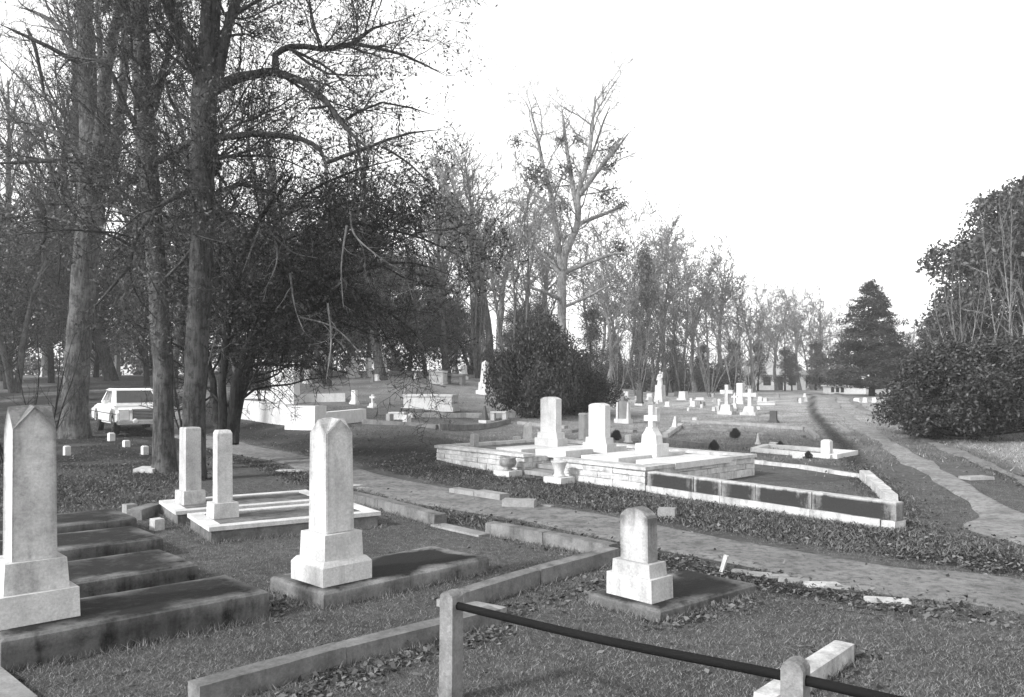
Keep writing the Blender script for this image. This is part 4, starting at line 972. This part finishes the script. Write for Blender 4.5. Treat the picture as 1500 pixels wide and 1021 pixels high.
shaped_tree('bare_tree', 'many-stemmed bare tree with a stout trunk left of the car', (110, 642), 25.0, [
    [(109, 644, 37), (110, 600, 35), (114, 520, 34), (124, 400, 35), (132, 320, 36), (136, 250, 36), (132, 170, 27), (128, 90, 22), (125, 0, 17), (122, -110, 9), (120, -200, 4)],
    [(140, 260, 24), (150, 190, 22), (156, 100, 18), (170, 40, 14), (182, 0, 12), (192, -100, 7), (200, -170, 4)], [(150, 270, 18), (168, 220, 16), (180, 120, 13), (183, 30, 10), (180, -60, 6), (178, -130, 3)],
    [(130, 115, 15), (108, 78, 11), (75, 30, 7), (20, 8, 4)], [(126, 98, 9), (70, 68, 6), (0, 35, 4)], [(150, 100, 9), (145, 50, 8), (142, 0, 6), (138, -60, 3)],
    [(130, 240, 8), (90, 200, 6), (40, 180, 5), (-10, 172, 3)], [(135, 236, 9), (80, 235, 7), (30, 238, 5), (-30, 242, 3)], [(160, 300, 12), (190, 265, 9), (215, 235, 6)], [(128, 340, 7), (80, 320, 5), (20, 330, 3)]],
    'bark_mid', 23, [1.8, 3.0, 4.0], 4, .48, (.07, 1, .12, 'leaf_sparse', .2, 'leaves'), .0085, 9999, 2.0)
tA = [o for o in C.objects if o.get('label', '').startswith('many-stemmed bare tree')][0]
for lb in ([(40, 42, 4), (50, 65, 6), (55, 85, 5), (60, 110, 5), (64, 132, 4)], [(50, 291, 6), (62, 302, 7), (65, 322, 7), (66, 348, 6), (60, 360, 4), (58, 374, 3)], [(66, 345, 5), (85, 352, 5), (88, 370, 3), (85, 420, 2)], [(2, 320, 3), (40, 318, 4), (82, 322, 3), (130, 340, 3), (180, 370, 3)]):
    tb = Tubes(); A_ = spline([px3(a, b, 23.5) for a, b, c in lb], .12) - np.array(tA.location); tb.add(A_, np.interp(np.linspace(0, 1, len(A_)), np.linspace(0, 1, len(lb)), [c * 23.5 / F / 2 for a, b, c in lb]), 6)
    link('broken_branch', tb.mesh('broken_branch'), 'bark_dark', tA)
# evergreen undergrowth tree with drooping boughs
shaped_tree('evergreen_tree', 'dark spreading evergreen with many drooping boughs behind the white gabled shaft', (330, 645), 17.0, [
    [(330, 655, 15), (326, 560, 12), (335, 480, 11), (352, 400, 9), (380, 320, 7), (430, 255, 4)],
    [(336, 650, 14), (346, 560, 13), (370, 490, 12), (430, 430, 10), (510, 400, 7), (600, 385, 4), (680, 410, 2)], [(324, 650, 13), (310, 560, 11), (295, 480, 8), (270, 420, 6), (235, 380, 4)],
    [(342, 650, 14), (352, 580, 13), (370, 520, 11), (440, 462, 9), (520, 440, 6), (600, 480, 3), (640, 540, 2)], [(340, 650, 13), (362, 540, 11), (392, 440, 9), (435, 360, 7), (505, 300, 5), (590, 255, 3)],
    [(470, 320, 5), (540, 330, 4), (620, 350, 3), (700, 390, 2)], [(400, 430, 6), (450, 350, 5), (520, 330, 4), (560, 400, 2)], [(380, 360, 5), (440, 290, 4), (520, 250, 3), (600, 230, 2)], [(500, 400, 4), (540, 450, 3), (580, 520, 2)], [(430, 430, 4), (480, 480, 3), (520, 540, 2)],
    [(335, 480, 6), (320, 400, 5), (330, 330, 4), (360, 260, 3)], [(520, 310, 4), (560, 300, 3), (580, 330, 2)]],
    'bark_dark', 31, [2.8, 4.6, 6.0], 4, .46, (.085, 2, .14, 'leaf_dark', .5, 'foliage'), .006, 545, 1.6, 1.0, .0)
tE = [o for o in C.objects if o.get('label', '').startswith('dark spreading evergreen')][0]; rsd = np.random.RandomState(3)
for lb in ([(385, 325), (400, 345), (405, 385), (385, 430)], [(383, 330), (370, 360), (355, 400)], [(400, 345), (430, 370), (465, 378)], [(513, 310), (520, 345), (560, 380), (590, 400), (605, 440)], [(508, 330), (500, 390), (503, 450)], [(425, 400), (432, 450), (445, 485)], [(480, 445), (485, 500), (478, 555)], [(440, 465), (490, 480), (530, 520)], [(300, 300), (345, 275), (390, 255)], [(290, 470), (300, 500), (302, 540), (318, 480)], [(560, 260), (600, 290), (640, 340)], [(300, 350), (330, 325), (350, 315)]):
    tb = Tubes(); A_ = spline([px3(a, b, 15.3 + rsd.uniform(-.5, .3)) for a, b in lb], .12) - np.array(tE.location); Wd = np.linspace(.022, .006, len(A_)); tb.add(A_, Wd, 5); grow(tb, rsd, A_, Wd, 0, 3, [], [2.5, 3, 3], .4, .8, .2, 0, .004, .1)
    link('lit_dead_branch', tb.mesh('lit_dead_branch'), 'bark_light', tE)  # sunlight on these bare twigs is put into their pale bark colour
NMIN[0] = 4; CLMAX[0] = 4.5; CRK[0] = .011
# prototypes for the wood behind
def bare_proto(seed, H, spread, stems, wood, dens=(1.7, 2.6, 3.6), maxlev=4, rmin=.011, lean=.25, fork=.42, r0=None):
    rs = np.random.RandomState(seed); ts = Tubes(); trk = Tubes(); tips = []
    for k in range(stems):
        a = rs.uniform(0, 6.28); d = unit(np.array((math.cos(a) * lean, math.sin(a) * lean, 1.0)))
        b0 = np.array((math.cos(a), math.sin(a), 0)) * (.0 if stems == 1 else .05 * k)
        hh = H * rs.uniform(.85, 1.0); P = limb(rs, b0 + np.array((0, 0, -.2)), d, hh, 11, .055, .05)
        rb = (r0 or H * .019) / (1 if stems == 1 else 1.8); Rr = np.linspace(rb, rb * .12, 12) ; Rr[0] *= 1.25
        (trk if k == 0 else ts).add(P, Rr, 10)
        grow(ts, rs, P, Rr, 0, maxlev, tips, dens, spread, .72, .14, .07, rmin, fork)
    return (trk.mesh('trunk'), ts.mesh('branches'), tips, wood)
def place_bare(proto, label, x, y, rz, sc, group, name='bare_tree', sz=None):
    t = thing(name, label, 'tree', (x, y, tz(x, y)), rz, group); t.scale = (sc, sc, sz or sc)
    a_, b_ = link('trunk', proto[0], proto[3], t), link('branches', proto[1], proto[3], t)
    if y > 64 and x > -1:                                     # distance haze put into the bark colour of the right tree line
        for o_ in (a_, b_): o_.material_slots[0].link = 'OBJECT'; o_.material_slots[0].material = MATS['bark_hazed']
    return t
BP = [bare_proto(41, 15, .40, 1, 'bark_mid'), bare_proto(42, 14, .36, 2, 'bark'), bare_proto(43, 16, .34, 1, 'bark_mid', fork=.5)]
FARB = [bare_proto(47, 13, .40, 2, 'bark_hazed', (1.5, 2.3, 2.8), 4, .02, .2, .3), bare_proto(48, 12, .44, 1, 'bark_hazed', (1.6, 2.4, 2.8), 4, .02, .2, .28)]
VASE = [bare_proto(44, 8, .26, 6, 'bark_light', (2.0, 3.0, 4.0), 3, .009, .32, .3, .09), bare_proto(45, 9, .24, 5, 'bark_mid', (2.0, 3.0, 4.0), 3, .009, .26, .3, .1)]
def place_px(proto, label, px, Y, top, group, rz=None, native=15, name='bare_tree', sxy=1.0):
    x = (px - CX) / F * Y; h = CH + (HZ - top) / F * Y - tz(x, Y); sc = h / native
    return place_bare(proto, label, x, Y, R.uniform(0, 6.28) if rz is None else rz, sc * sxy, group, name, sc)
WB = 'bare trees of the wood behind the left terrace'
for i, (px, Y, top) in enumerate(((-60, 34, -40), (20, 44, 60), (70, 60, 150), (165, 52, 90), (255, 46, 60), (340, 58, 160), (400, 48, 170), (450, 66, 230), (520, 56, 240), (585, 70, 270), (625, 52, 250), (-20, 62, 120), (205, 72, 200), (300, 76, 220), (110, 40, 20), (360, 42, 60), (480, 44, 120), (560, 48, 180), (655, 60, 230), (690, 66, 260), (720, 72, 230), (0, 52, 0), (220, 60, 120), (420, 62, 200))):
    place_px(BP[i % 3], 'bare grey tree standing in the crowded wood behind the left terrace', px, Y, top, WB)
# the tall fork-trunked tree of the centre
FT, _ = shaped_tree('bare_tree', 'tall forked bare tree with mistletoe in the centre of the picture', (823, 570), 55, [
    [(823, 578, 17), (823, 500, 14), (823, 420, 13), (825, 395, 14), (828, 372, 12), (845, 330, 10), (848, 280, 8), (862, 230, 7), (868, 180, 5), (872, 140, 2)],
    [(824, 395, 11), (815, 345, 10), (808, 290, 8), (795, 240, 6), (785, 190, 5), (770, 150, 3), (745, 125, 1.5)], [(846, 310, 8), (835, 250, 7), (828, 200, 5), (822, 150, 3)], [(850, 285, 8), (880, 245, 6), (905, 215, 5), (925, 190, 3)],
    [(845, 330, 7), (880, 315, 5), (920, 300, 4)], [(826, 400, 8), (860, 385, 6), (900, 372, 4), (935, 370, 2)], [(822, 402, 7), (795, 372, 6), (770, 345, 4), (750, 320, 2)], [(806, 300, 5), (780, 280, 4), (760, 250, 2)], [(862, 240, 4), (880, 190, 3), (895, 150, 1.5)], [(822, 440, 6), (790, 425, 4), (760, 420, 2)], [(826, 450, 5), (870, 430, 4), (905, 410, 2)]],
    'bark_hazed', 51, [1.15, 2.0, 2.8], 4, .45, None, .011, 9999, 2.5)
rsm = np.random.RandomState(5); mpts = rsm.normal(0, .30, (260, 3)); MIST = leaves_mesh('mistletoe', rsm, mpts, .2, .05, .5)
for px, py, s_ in ((756, 208, .8), (786, 248, 1.1), (782, 262, 1.0), (822, 205, .7), (848, 204, .8), (832, 250, 1.1), (898, 218, 1.2), (890, 245, .9), (888, 285, 1.1), (800, 268, .8), (822, 300, 1.0), (912, 300, .8), (910, 363, 1.0), (862, 232, .6)):
    q_ = px3(px, py, 55 + R.uniform(-1, 1)); o = link('mistletoe', MIST, 'leaf_mid', FT); o.location = Vector(q_) - FT.location; o.scale = (s_,) * 3; o.rotation_euler = (R.uniform(0, 6), R.uniform(0, 6), R.uniform(0, 6)); o['kind'] = 'stuff'
for px, Y, top, lab in ((748, 50, 198, 'slender many-stemmed bare tree left of the forked tree'), (700, 54, 240, 'lower many-stemmed bare tree beyond the drooping evergreen'),):
    place_px(VASE[1], lab, px, Y, top, None, native=9, sxy=.75)

# ------------------------------------------------------------------ leafy masses
def crown_pts(rs, blobs, n):
    out = []; vol = np.array([b[1][0] * b[1][1] + b[1][0] * b[1][2] for b in blobs]); vol = vol / vol.sum()
    for (c, r_), f in zip(blobs, vol):
        k = max(8, int(n * f)); d = rs.normal(0, 1, (k, 3)); d /= np.linalg.norm(d, axis=1)[:, None]
        rad_ = rs.uniform(.25, 1.0, k) ** .45; out.append(np.array(c) + d * rad_[:, None] * np.array(r_))
    return np.vstack(out)
def leafy_proto(seed, kind, H, W, n, leaf, wood='bark_dark'):
    """H height, W half width; clumps on limbs so that gaps stay between them"""
    rs = np.random.RandomState(seed); ts = Tubes(); trk = Tubes(); blobs = []
    trk.add(limb(rs, (0, 0, -.2), (0, 0, 1.), H * .9, 8, .03, .02), np.linspace(H * .022, .02, 9), 9)
    m = {'cone': 300, 'round': 190, 'bush': 170, 'thin': 70}[kind]
    for k in range(m):
        a = rs.uniform(0, 6.28)
        if kind == 'cone':
            f = rs.uniform(0, 1) ** 1.1; z = H * (.1 + .89 * f); rr = W * (1 - f) ** .75 * rs.uniform(.35, 1.08) * (1 + .12 * math.sin(3 * a + 9 * f)) + .03; br = W * (.07 + .13 * (1 - f)); sz = (br, br, br * .55)
        elif kind == 'round':
            th = rs.uniform(-.55, 1); z = H * (.52 + .42 * th); rr = W * math.sqrt(max(.05, 1 - th * th * .92)) * rs.uniform(.55, 1.03) * (1 + .12 * math.sin(4 * a + 5 * th)); br = W * rs.uniform(.11, .28); sz = (br, br, br * .75)
        elif kind == 'bush':
            th = rs.uniform(0, 1); z = H * (.14 + .8 * th); rr = W * math.sqrt(max(.06, 1 - th ** 2.2 * .95)) * rs.uniform(.5, 1.05) * (1 - .25 * (th < .12)) * (1 + .2 * math.sin(3 * a + 1) + .13 * math.sin(5 * a + 7 * th)); z *= 1 + .13 * math.sin(2 * a + 4 * th); br = W * rs.uniform(.1, .27); sz = (br, br, br * .75)
        else:
            z = H * rs.uniform(.25, 1); rr = W * rs.uniform(.1, 1) * (1.15 - z / H); br = W * rs.uniform(.15, .32); sz = (br, br, br * .7)
        c = np.array((math.cos(a) * rr, math.sin(a) * rr, z)); blobs.append((c, sz))
        s0 = np.array((0, 0, max(.1, z - rr * (.15 if kind == 'cone' else .55)))); P = np.array([s0, (s0 + c) / 2 + rs.normal(0, .04 * rr + .01, 3), c])
        ts.add(spline(P, max(.15, rr / 4)), np.linspace(max(.012, .012 * rr + .01), .008, len(spline(P, max(.15, rr / 4)))), 4)
    pts = crown_pts(rs, blobs, n)
    if kind == 'bush':                                        # stray shoots break the outline
        k_ = len(pts) // 14; sh = pts[rs.choice(len(pts), k_)]; pts = np.vstack([pts, sh * rs.uniform(1.0, 1.07, (k_, 1))])
    fol = leaves_mesh('foliage', rs, pts, leaf, leaf * .35, .28 if kind == 'cone' else .48, .2)
    return (trk.mesh('trunk'), ts.mesh('branches'), fol, wood)
def place_leafy(proto, label, x, y, sc, mat, cat='tree', name='evergreen_tree', group=None, rz=None, sxy=None):
    t = thing(name, label, cat, (x, y, tz(x, y)), R.uniform(0, 6.28) if rz is None else rz, group); k = sxy or sc; t.scale = (k, k, sc)
    link('trunk', proto[0], proto[3], t); link('branches', proto[1], proto[3], t)
    f = link('foliage', proto[2], None, t)
    if not proto[2].materials: proto[2].materials.append(MATS[mat])
    return t
def leafy_px(proto, native, label, px, Y, top, mat, sxy=1.0, **kw):
    x = (px - CX) / F * Y; h = CH + (HZ - top) / F * Y - tz(x, Y); sc = h / native
    return place_leafy(proto, label, x, Y, sc, mat, sxy=sc * sxy, **kw)
CONE = leafy_proto(61, 'cone', 10, 3.2, 60000, .2); MAGN = leafy_proto(62, 'round', 11, 5.5, 90000, .25); BUSH = leafy_proto(63, 'bush', 2.7, 2.4, 42000, .115); OAK = leafy_proto(64, 'round', 10, 4.6, 40000, .2); THIN = leafy_proto(65, 'thin', 8, 3.0, 12000, .16)
leafy_px(CONE, 10, 'tall conical cedar standing beside the track road', 1277, 62, 408, 'leaf_cedar', name='cedar_tree', sxy=1.3)
leafy_px(CONE, 10, 'lower conical evergreen between the cedar and the magnolia', 1362, 60, 462, 'leaf_cedar', name='cedar_tree', sxy=.9)
leafy_px(MAGN, 11, 'huge rounded magnolia rising at the right edge', 1572, 44, 250, 'leaf_magnolia', name='magnolia_tree', sxy=.98)
leafy_px(BUSH, 2.7, 'big dark rounded bush at the right beside the track road', 1420, 24.5, 512, 'leaf_dark', cat='bush', name='dark_bush', sxy=1.02)
leafy_px(BUSH, 2.7, 'dark bush cut by the right edge behind the big rounded bush', 1508, 28, 506, 'leaf_dark', cat='bush', name='dark_bush', sxy=.95)
leafy_px(BUSH, 2.7, 'dark round shrub behind the left tall tablet', 794, 33.5, 478, 'leaf_dark', cat='bush', name='dark_shrub', sxy=.56)
leafy_px(BUSH, 2.7, 'low dark shrub spreading right of the round shrub', 838, 36, 535, 'leaf_dark', cat='bush', name='dark_shrub', sxy=1.0)
for i, (px, Y, top, lab) in enumerate(((1412, 40, 330, 'left of the slim pale bare trees before the magnolia'), (1485, 38, 225, 'right of the slim pale bare trees before the magnolia'))):
    place_px(VASE[0], lab, px, Y, top, None, native=8, sxy=.55)
for px, py, r_, lab in BALLS:
    q_ = G(px, py); place_leafy(BUSH, lab, q_.x, q_.y, r_ * 2 / 2.7, 'leaf_dark', 'shrub', 'ball_shrub', None, sxy=r_ / 2.4)
EV = 'evergreens of the wood behind the left terrace'
for i, (px, Y, top, k) in enumerate(((10, 46, 330, 0), (75, 50, 300, 1), (140, 56, 330, 0), (215, 48, 320, 1), (275, 54, 300, 0), (345, 46, 330, 1), (415, 52, 330, 0), (480, 50, 350, 0), (540, 58, 330, 1), (600, 60, 370, 0), (655, 62, 440, 0), (700, 60, 440, 1), (-50, 50, 280, 0))):
    leafy_px(OAK if k == 0 else THIN, 10 if k == 0 else 8, 'dark evergreen massed in the wood behind the left terrace', px, Y, top, 'leaf_mid', group=EV, sxy=.85)
leafy_px(OAK, 10, 'dark evergreen standing behind the round shrub in the centre', 775, 58, 440, 'leaf_mid', sxy=.8)
leafy_px(THIN, 8, 'loose evergreen right of the forked tree', 865, 62, 450, 'leaf_mid', sxy=.9)
leafy_px(THIN, 8, 'loose leafy tree right of the forked tree', 944, 72, 366, 'leaf_mid', sxy=.5)
# right tree line
def ordl(v, L): return ('first', 'second', 'third', 'fourth', 'fifth', 'sixth', 'seventh', 'eighth', 'ninth', 'tenth', 'eleventh', 'twelfth', 'thirteenth', 'fourteenth')[sorted(L).index(v)]
TL = 'bare trees of the tree line on the right'
LINE = [(668, 84, 250), (690, 78, 235), (712, 90, 260), (735, 84, 275), (762, 92, 300), (790, 88, 330), (872, 84, 330), (890, 70, 390), (915, 92, 318), (938, 86, 340), (955, 78, 350), (980, 74, 372), (1000, 96, 365), (1018, 84, 395), (1038, 80, 388), (1062, 86, 380), (1085, 92, 405), (1104, 84, 428), (1120, 112, 425), (1138, 98, 445), (1150, 104, 432), (1172, 100, 438), (1190, 108, 430), (1208, 104, 440), (1226, 112, 450), (1330, 112, 470), (1250, 120, 460)]
for i, (px, Y, top) in enumerate(LINE):
    place_px(FARB[i % 2], 'bare grey tree in the hazy line of trees closing the far end', px, Y, top, TL, native=13 if i % 2 == 0 else 12, sxy=1.15)
for i, (px, Y, top) in enumerate(((935, 58, 430), (1001, 56, 440), (1042, 60, 450), (1075, 68, 450), (1100, 72, 460), (975, 62, 420), (905, 56, 450))):
    place_px(VASE[i % 2], ordl(px, [905, 935, 975, 1001, 1042, 1075, 1100]) + ' from the left of the many-stemmed vase-shaped trees behind the statue and crosses', px, Y, top, 'vase-shaped trees behind the crosses', native=8 if i % 2 == 0 else 9, name='vase_tree')
for i, (px, Y, top) in enumerate(((985, 78, 495), (1030, 82, 505), (1075, 86, 500), (1110, 90, 505), (900, 74, 490), (1150, 94, 510), (1195, 100, 500), (940, 76, 480), (1160, 96, 520))):
    leafy_px(THIN, 8, 'dark evergreen low in the tree line left of the cedar', px, Y, top, 'leaf_mid', group='evergreens in the right tree line', sxy=1.1)
# far wood closing the horizon: one mass
rsf = np.random.RandomState(9); ts = Tubes()
for k in range(60):
    a = rsf.uniform(-.95, .95); Y = rsf.uniform(118, 160); x = a * Y; P = limb(rsf, np.array((x, Y, tz(x, Y) - .3)), np.array((0, 0, 1.)), rsf.uniform(6, 11) * (1.35 if a < .1 else .9), 6, .07, .03)
    Rr = np.linspace(.16, .03, 7); ts.add(P, Rr, 4); grow(ts, rsf, P, Rr, 0, 2, [], (.4, .5), .3, .7, .12, .06, .025, .25)
o = link('far_woodland', ts.mesh('far_woodland'), 'bark_hazed'); tag(o, 'far hazy bare woodland closing the horizon', 'woodland', kind='stuff')
def thicket(name, label, seed, n, ulo, uhi, ylo, yhi, hfun, leaf, mat):
    rs = np.random.RandomState(seed); bl = []
    for k in range(n):
        u_ = rs.uniform(ulo, uhi); Y = rs.uniform(ylo, yhi); x = u_ * Y; h = hfun(u_) * rs.uniform(.5, 1.1); zb = tz(x, Y); r_ = rs.uniform(.7, 1.5)
        for m in range(4): bl.append(((x + rs.normal(0, r_ * .6), Y + rs.normal(0, r_ * .6), zb + h * rs.uniform(.05, 1)), (r_, r_, r_ * .7)))
    pts = crown_pts(rs, bl, n * 320)
    o = link(name, leaves_mesh(name, rs, pts, leaf, .1, .5), mat); tag(o, label, 'undergrowth', kind='stuff'); return o
thicket('undergrowth', 'dark evergreen undergrowth filling the wood behind the left terrace', 81, 150, -.75, .03, 63, 80, lambda u_: 4.5, .3, 'leaf_mid')
thicket('undergrowth', 'dark evergreen undergrowth under the right tree line', 82, 90, .03, .27, 84, 100, lambda u_: 3.0, .32, 'leaf_mid')
thicket('undergrowth', 'hazy undergrowth far behind the house and cedar', 83, 80, .22, .8, 112, 125, lambda u_: 5.0, .4, 'leaf_mid')
# saplings at the left edge
rsx = np.random.RandomState(77); ts2 = Tubes(); tips = []
SAP = bare_proto(46, 4.5, .3, 4, 'bark_dark', (1.6, 2.6, 3.0), 3, .006, .3, .15, .05)
for px, Y, top, lab in ((15, 17, 430, 'thin dark sapling at the left edge behind the left monument'), (62, 20, 440, 'thin dark sapling between the left edge and the stout trunk'), (275, 26, 420, 'thin sapling between the two nearest trunks'), (385, 30, 430, 'thin sapling before the terrace wall')):
    place_px(SAP, lab, px, Y, top, 'thin dark saplings', native=4.5, name='sapling')

# ------------------------------------------------------------------ grass, weeds and fallen leaves
def inside(polys, x, y): return np.zeros(len(x), bool)
def scatter(n, ymin, ymax, seed, wide=.68):
    rs = np.random.RandomState(seed); t = rs.rand(n); y = ymin * (ymax / ymin) ** t; u = rs.uniform(-wide, wide, n)
    return rs, u * y, y
def blades(name, rs, x, y, h, w, lean=.5):
    n = len(x); z = terr(x, y); a = rs.uniform(0, 6.28, n); hh = h * rs.uniform(.5, 1.3, n); ww = w * rs.uniform(.6, 1.3, n)
    b = np.stack([x, y, z - .004], 1); s = np.stack([np.cos(a), np.sin(a), 0 * a], 1) * ww[:, None] / 2
    tip = b + np.stack([rs.normal(0, lean, n) * hh, rs.normal(0, lean, n) * hh, hh], 1)
    return arr_mesh(name, np.stack([b - s, b + s, tip], 1).reshape(-1, 3), np.arange(3 * n).reshape(-1, 3))
rs, x, y = scatter(410000, 3.3, 14, 1)
dt = np.abs(near_line(x, y, TR_C)); keep = (dt > .40 + .2 * np.sin(x * 5 + y * 3) + .15 * rs.rand(len(x))) & (rs.rand(len(x)) > litter_shade(x, y) * .8)
# bare where slabs lie is hidden below them anyway
x, y = x[keep], y[keep]
o = link('grass', blades('grass', rs, x, y, .02, .0036, 1.0), 'grass_blade'); tag(o, 'short winter turf over the near lots', 'grass', kind='stuff')
rs, x, y = scatter(190000, 8, 46, 2)
lt = litter_shade(x, y); dt = near_line(x, y, TR_C); rd = np.abs(near_line(x, y, RD_C)); keep = (np.abs(dt) > .40 + .3 * rs.rand(len(x))) & (rd > .08 + .3 * rs.rand(len(x))) & ((y < 17) == (lt > .3))
keep &= ~((np.abs(x - 1) < 9) & (y < 8))
x, y = x[keep], y[keep]
o = link('weeds', blades('weeds', rs, x, y, .05, .011, .8), 'weed'); tag(o, 'rough weeds along the banks and strips beside the track', 'weeds', kind='stuff')
# longer tufts left standing along the stones
EX, EY = [], []
def edge(o_, ang, L, W):
    f = frame2(o_, ang)
    for a, b in ((f(0, -.03), f(L, -.03)), (f(L + .03, 0), f(L + .03, W)), (f(-.03, 0), f(-.03, W))):
        n_ = int((b - a).length * 420); t_ = rs.rand(n_); EX.append(a.x + (b.x - a.x) * t_ + rs.normal(0, .025, n_)); EY.append(a.y + (b.y - a.y) * t_ + rs.normal(0, .025, n_))
edge(P0, A1, 1.67, .72); edge(P1, A2, 1.73, .78); edge(P2, A3, 1.22, .70); edge((-3.17, 8.57), A4, 1.94, 1.09); edge((-3.97, 9.67), A4, 1.94, 1.09)
for cx, cy in ((-2.59, 6.75), (-3.39, 7.95)): c0 = frame2((cx, cy), A1)(-1.9, 0); edge((c0.x, c0.y), A1, 1.9, .86)
for a, b in (((286, 1038), (726, 918)), ((668, 896), (897, 826)), ((897, 821), (716, 786)), ((645, 774), (505, 736)), ((1130, 1052), (1250, 970)), ((945, 724), (1313, 780)), ((640, 676), (945, 724))):
    a, b = G(*a), G(*b); n_ = int((b - a).length * 380); t_ = rs.rand(n_); EX.append(a.x + (b.x - a.x) * t_ + rs.normal(0, .04, n_)); EY.append(a.y + (b.y - a.y) * t_ + rs.normal(0, .04, n_))
x = np.concatenate(EX); y = np.concatenate(EY)
o = link('grass_tufts', blades('grass_tufts', rs, x, y, .055, .005, .6), 'grass_blade'); tag(o, 'longer grass left standing along slabs and kerbs', 'grass', kind='stuff')
rs, x, y = scatter(110000, 9, 60, 3)
dr = drys(x, y); rd = np.abs(near_line(x, y, RD_C)); keep = (rs.rand(len(x)) < dr) & (rd > .1 + .3 * rs.rand(len(x))) & (litter_shade(x, y) < .35); x, y = x[keep], y[keep]
o = link('dry_grass', blades('dry_grass', rs, x, y, .07, .014, .8), 'grass_dry'); tag(o, 'pale dry grass beyond the track road', 'grass', kind='stuff')
rs, x, y = scatter(120000, 4.2, 34, 4)
keep = rs.rand(len(x)) < np.clip(litter_shade(x, y) * 1.1 + .012, 0, 1); x, y = x[keep], y[keep]
# drifts against kerbs
def drift(p, q, n, w):
    t_ = rs.rand(n); return p[0] + (q[0] - p[0]) * t_ + rs.normal(0, w, n), p[1] + (q[1] - p[1]) * t_ + rs.normal(0, w, n)
DX, DY = [x], [y]
for a_, b_2, n_, w_ in (((480, 1000), (740, 925), 520, .07), ((400, 1030), (560, 985), 200, .08), ((740, 905), (890, 850), 260, .09), ((960, 920), (1110, 880), 330, .08), ((1205, 965), (1250, 960), 130, .1), ((1150, 1020), (1260, 990), 120, .1), ((870, 870), (900, 850), 120, .08), ((395, 905), (420, 880), 80, .06)):
    X_, Y_ = drift(G(*a_), G(*b_2), n_, w_); DX.append(X_); DY.append(Y_)
x = np.concatenate(DX); y = np.concatenate(DY)
pts = np.stack([x, y, terr(x, y) + .012], 1)
o = link('fallen_leaves', leaves_mesh('fallen_leaves', rs, pts, .043, .004, .6, 0, .35, (.35, 1.5)), 'fallen_leaf'); tag(o, 'fallen leaves drifted along the kerbs and track', 'leaves', kind='stuff')

# ------------------------------------------------------------------ haze over the cemetery
m = bpy.data.materials.new('haze'); m.use_nodes = True; nt = m.node_tree; nt.nodes.clear()
out = nt.nodes.new('ShaderNodeOutputMaterial'); pv = nt.nodes.new('ShaderNodeVolumePrincipled')
pv.inputs['Color'].default_value = (.97, .97, .97, 1); pv.inputs['Density'].default_value = .0012; pv.inputs['Anisotropy'].default_value = .2
nt.links.new(pv.outputs[0], out.inputs['Volume'])
bm = bmesh.new(); frustum(bm, -430, 430, -40, 640, -3, 34); me = bm_mesh(bm, 'haze'); o = bpy.data.objects.new('haze', me); C.objects.link(o); me.materials.append(m)
tag(o, 'thin pale winter haze over the whole cemetery', 'haze', kind='stuff')
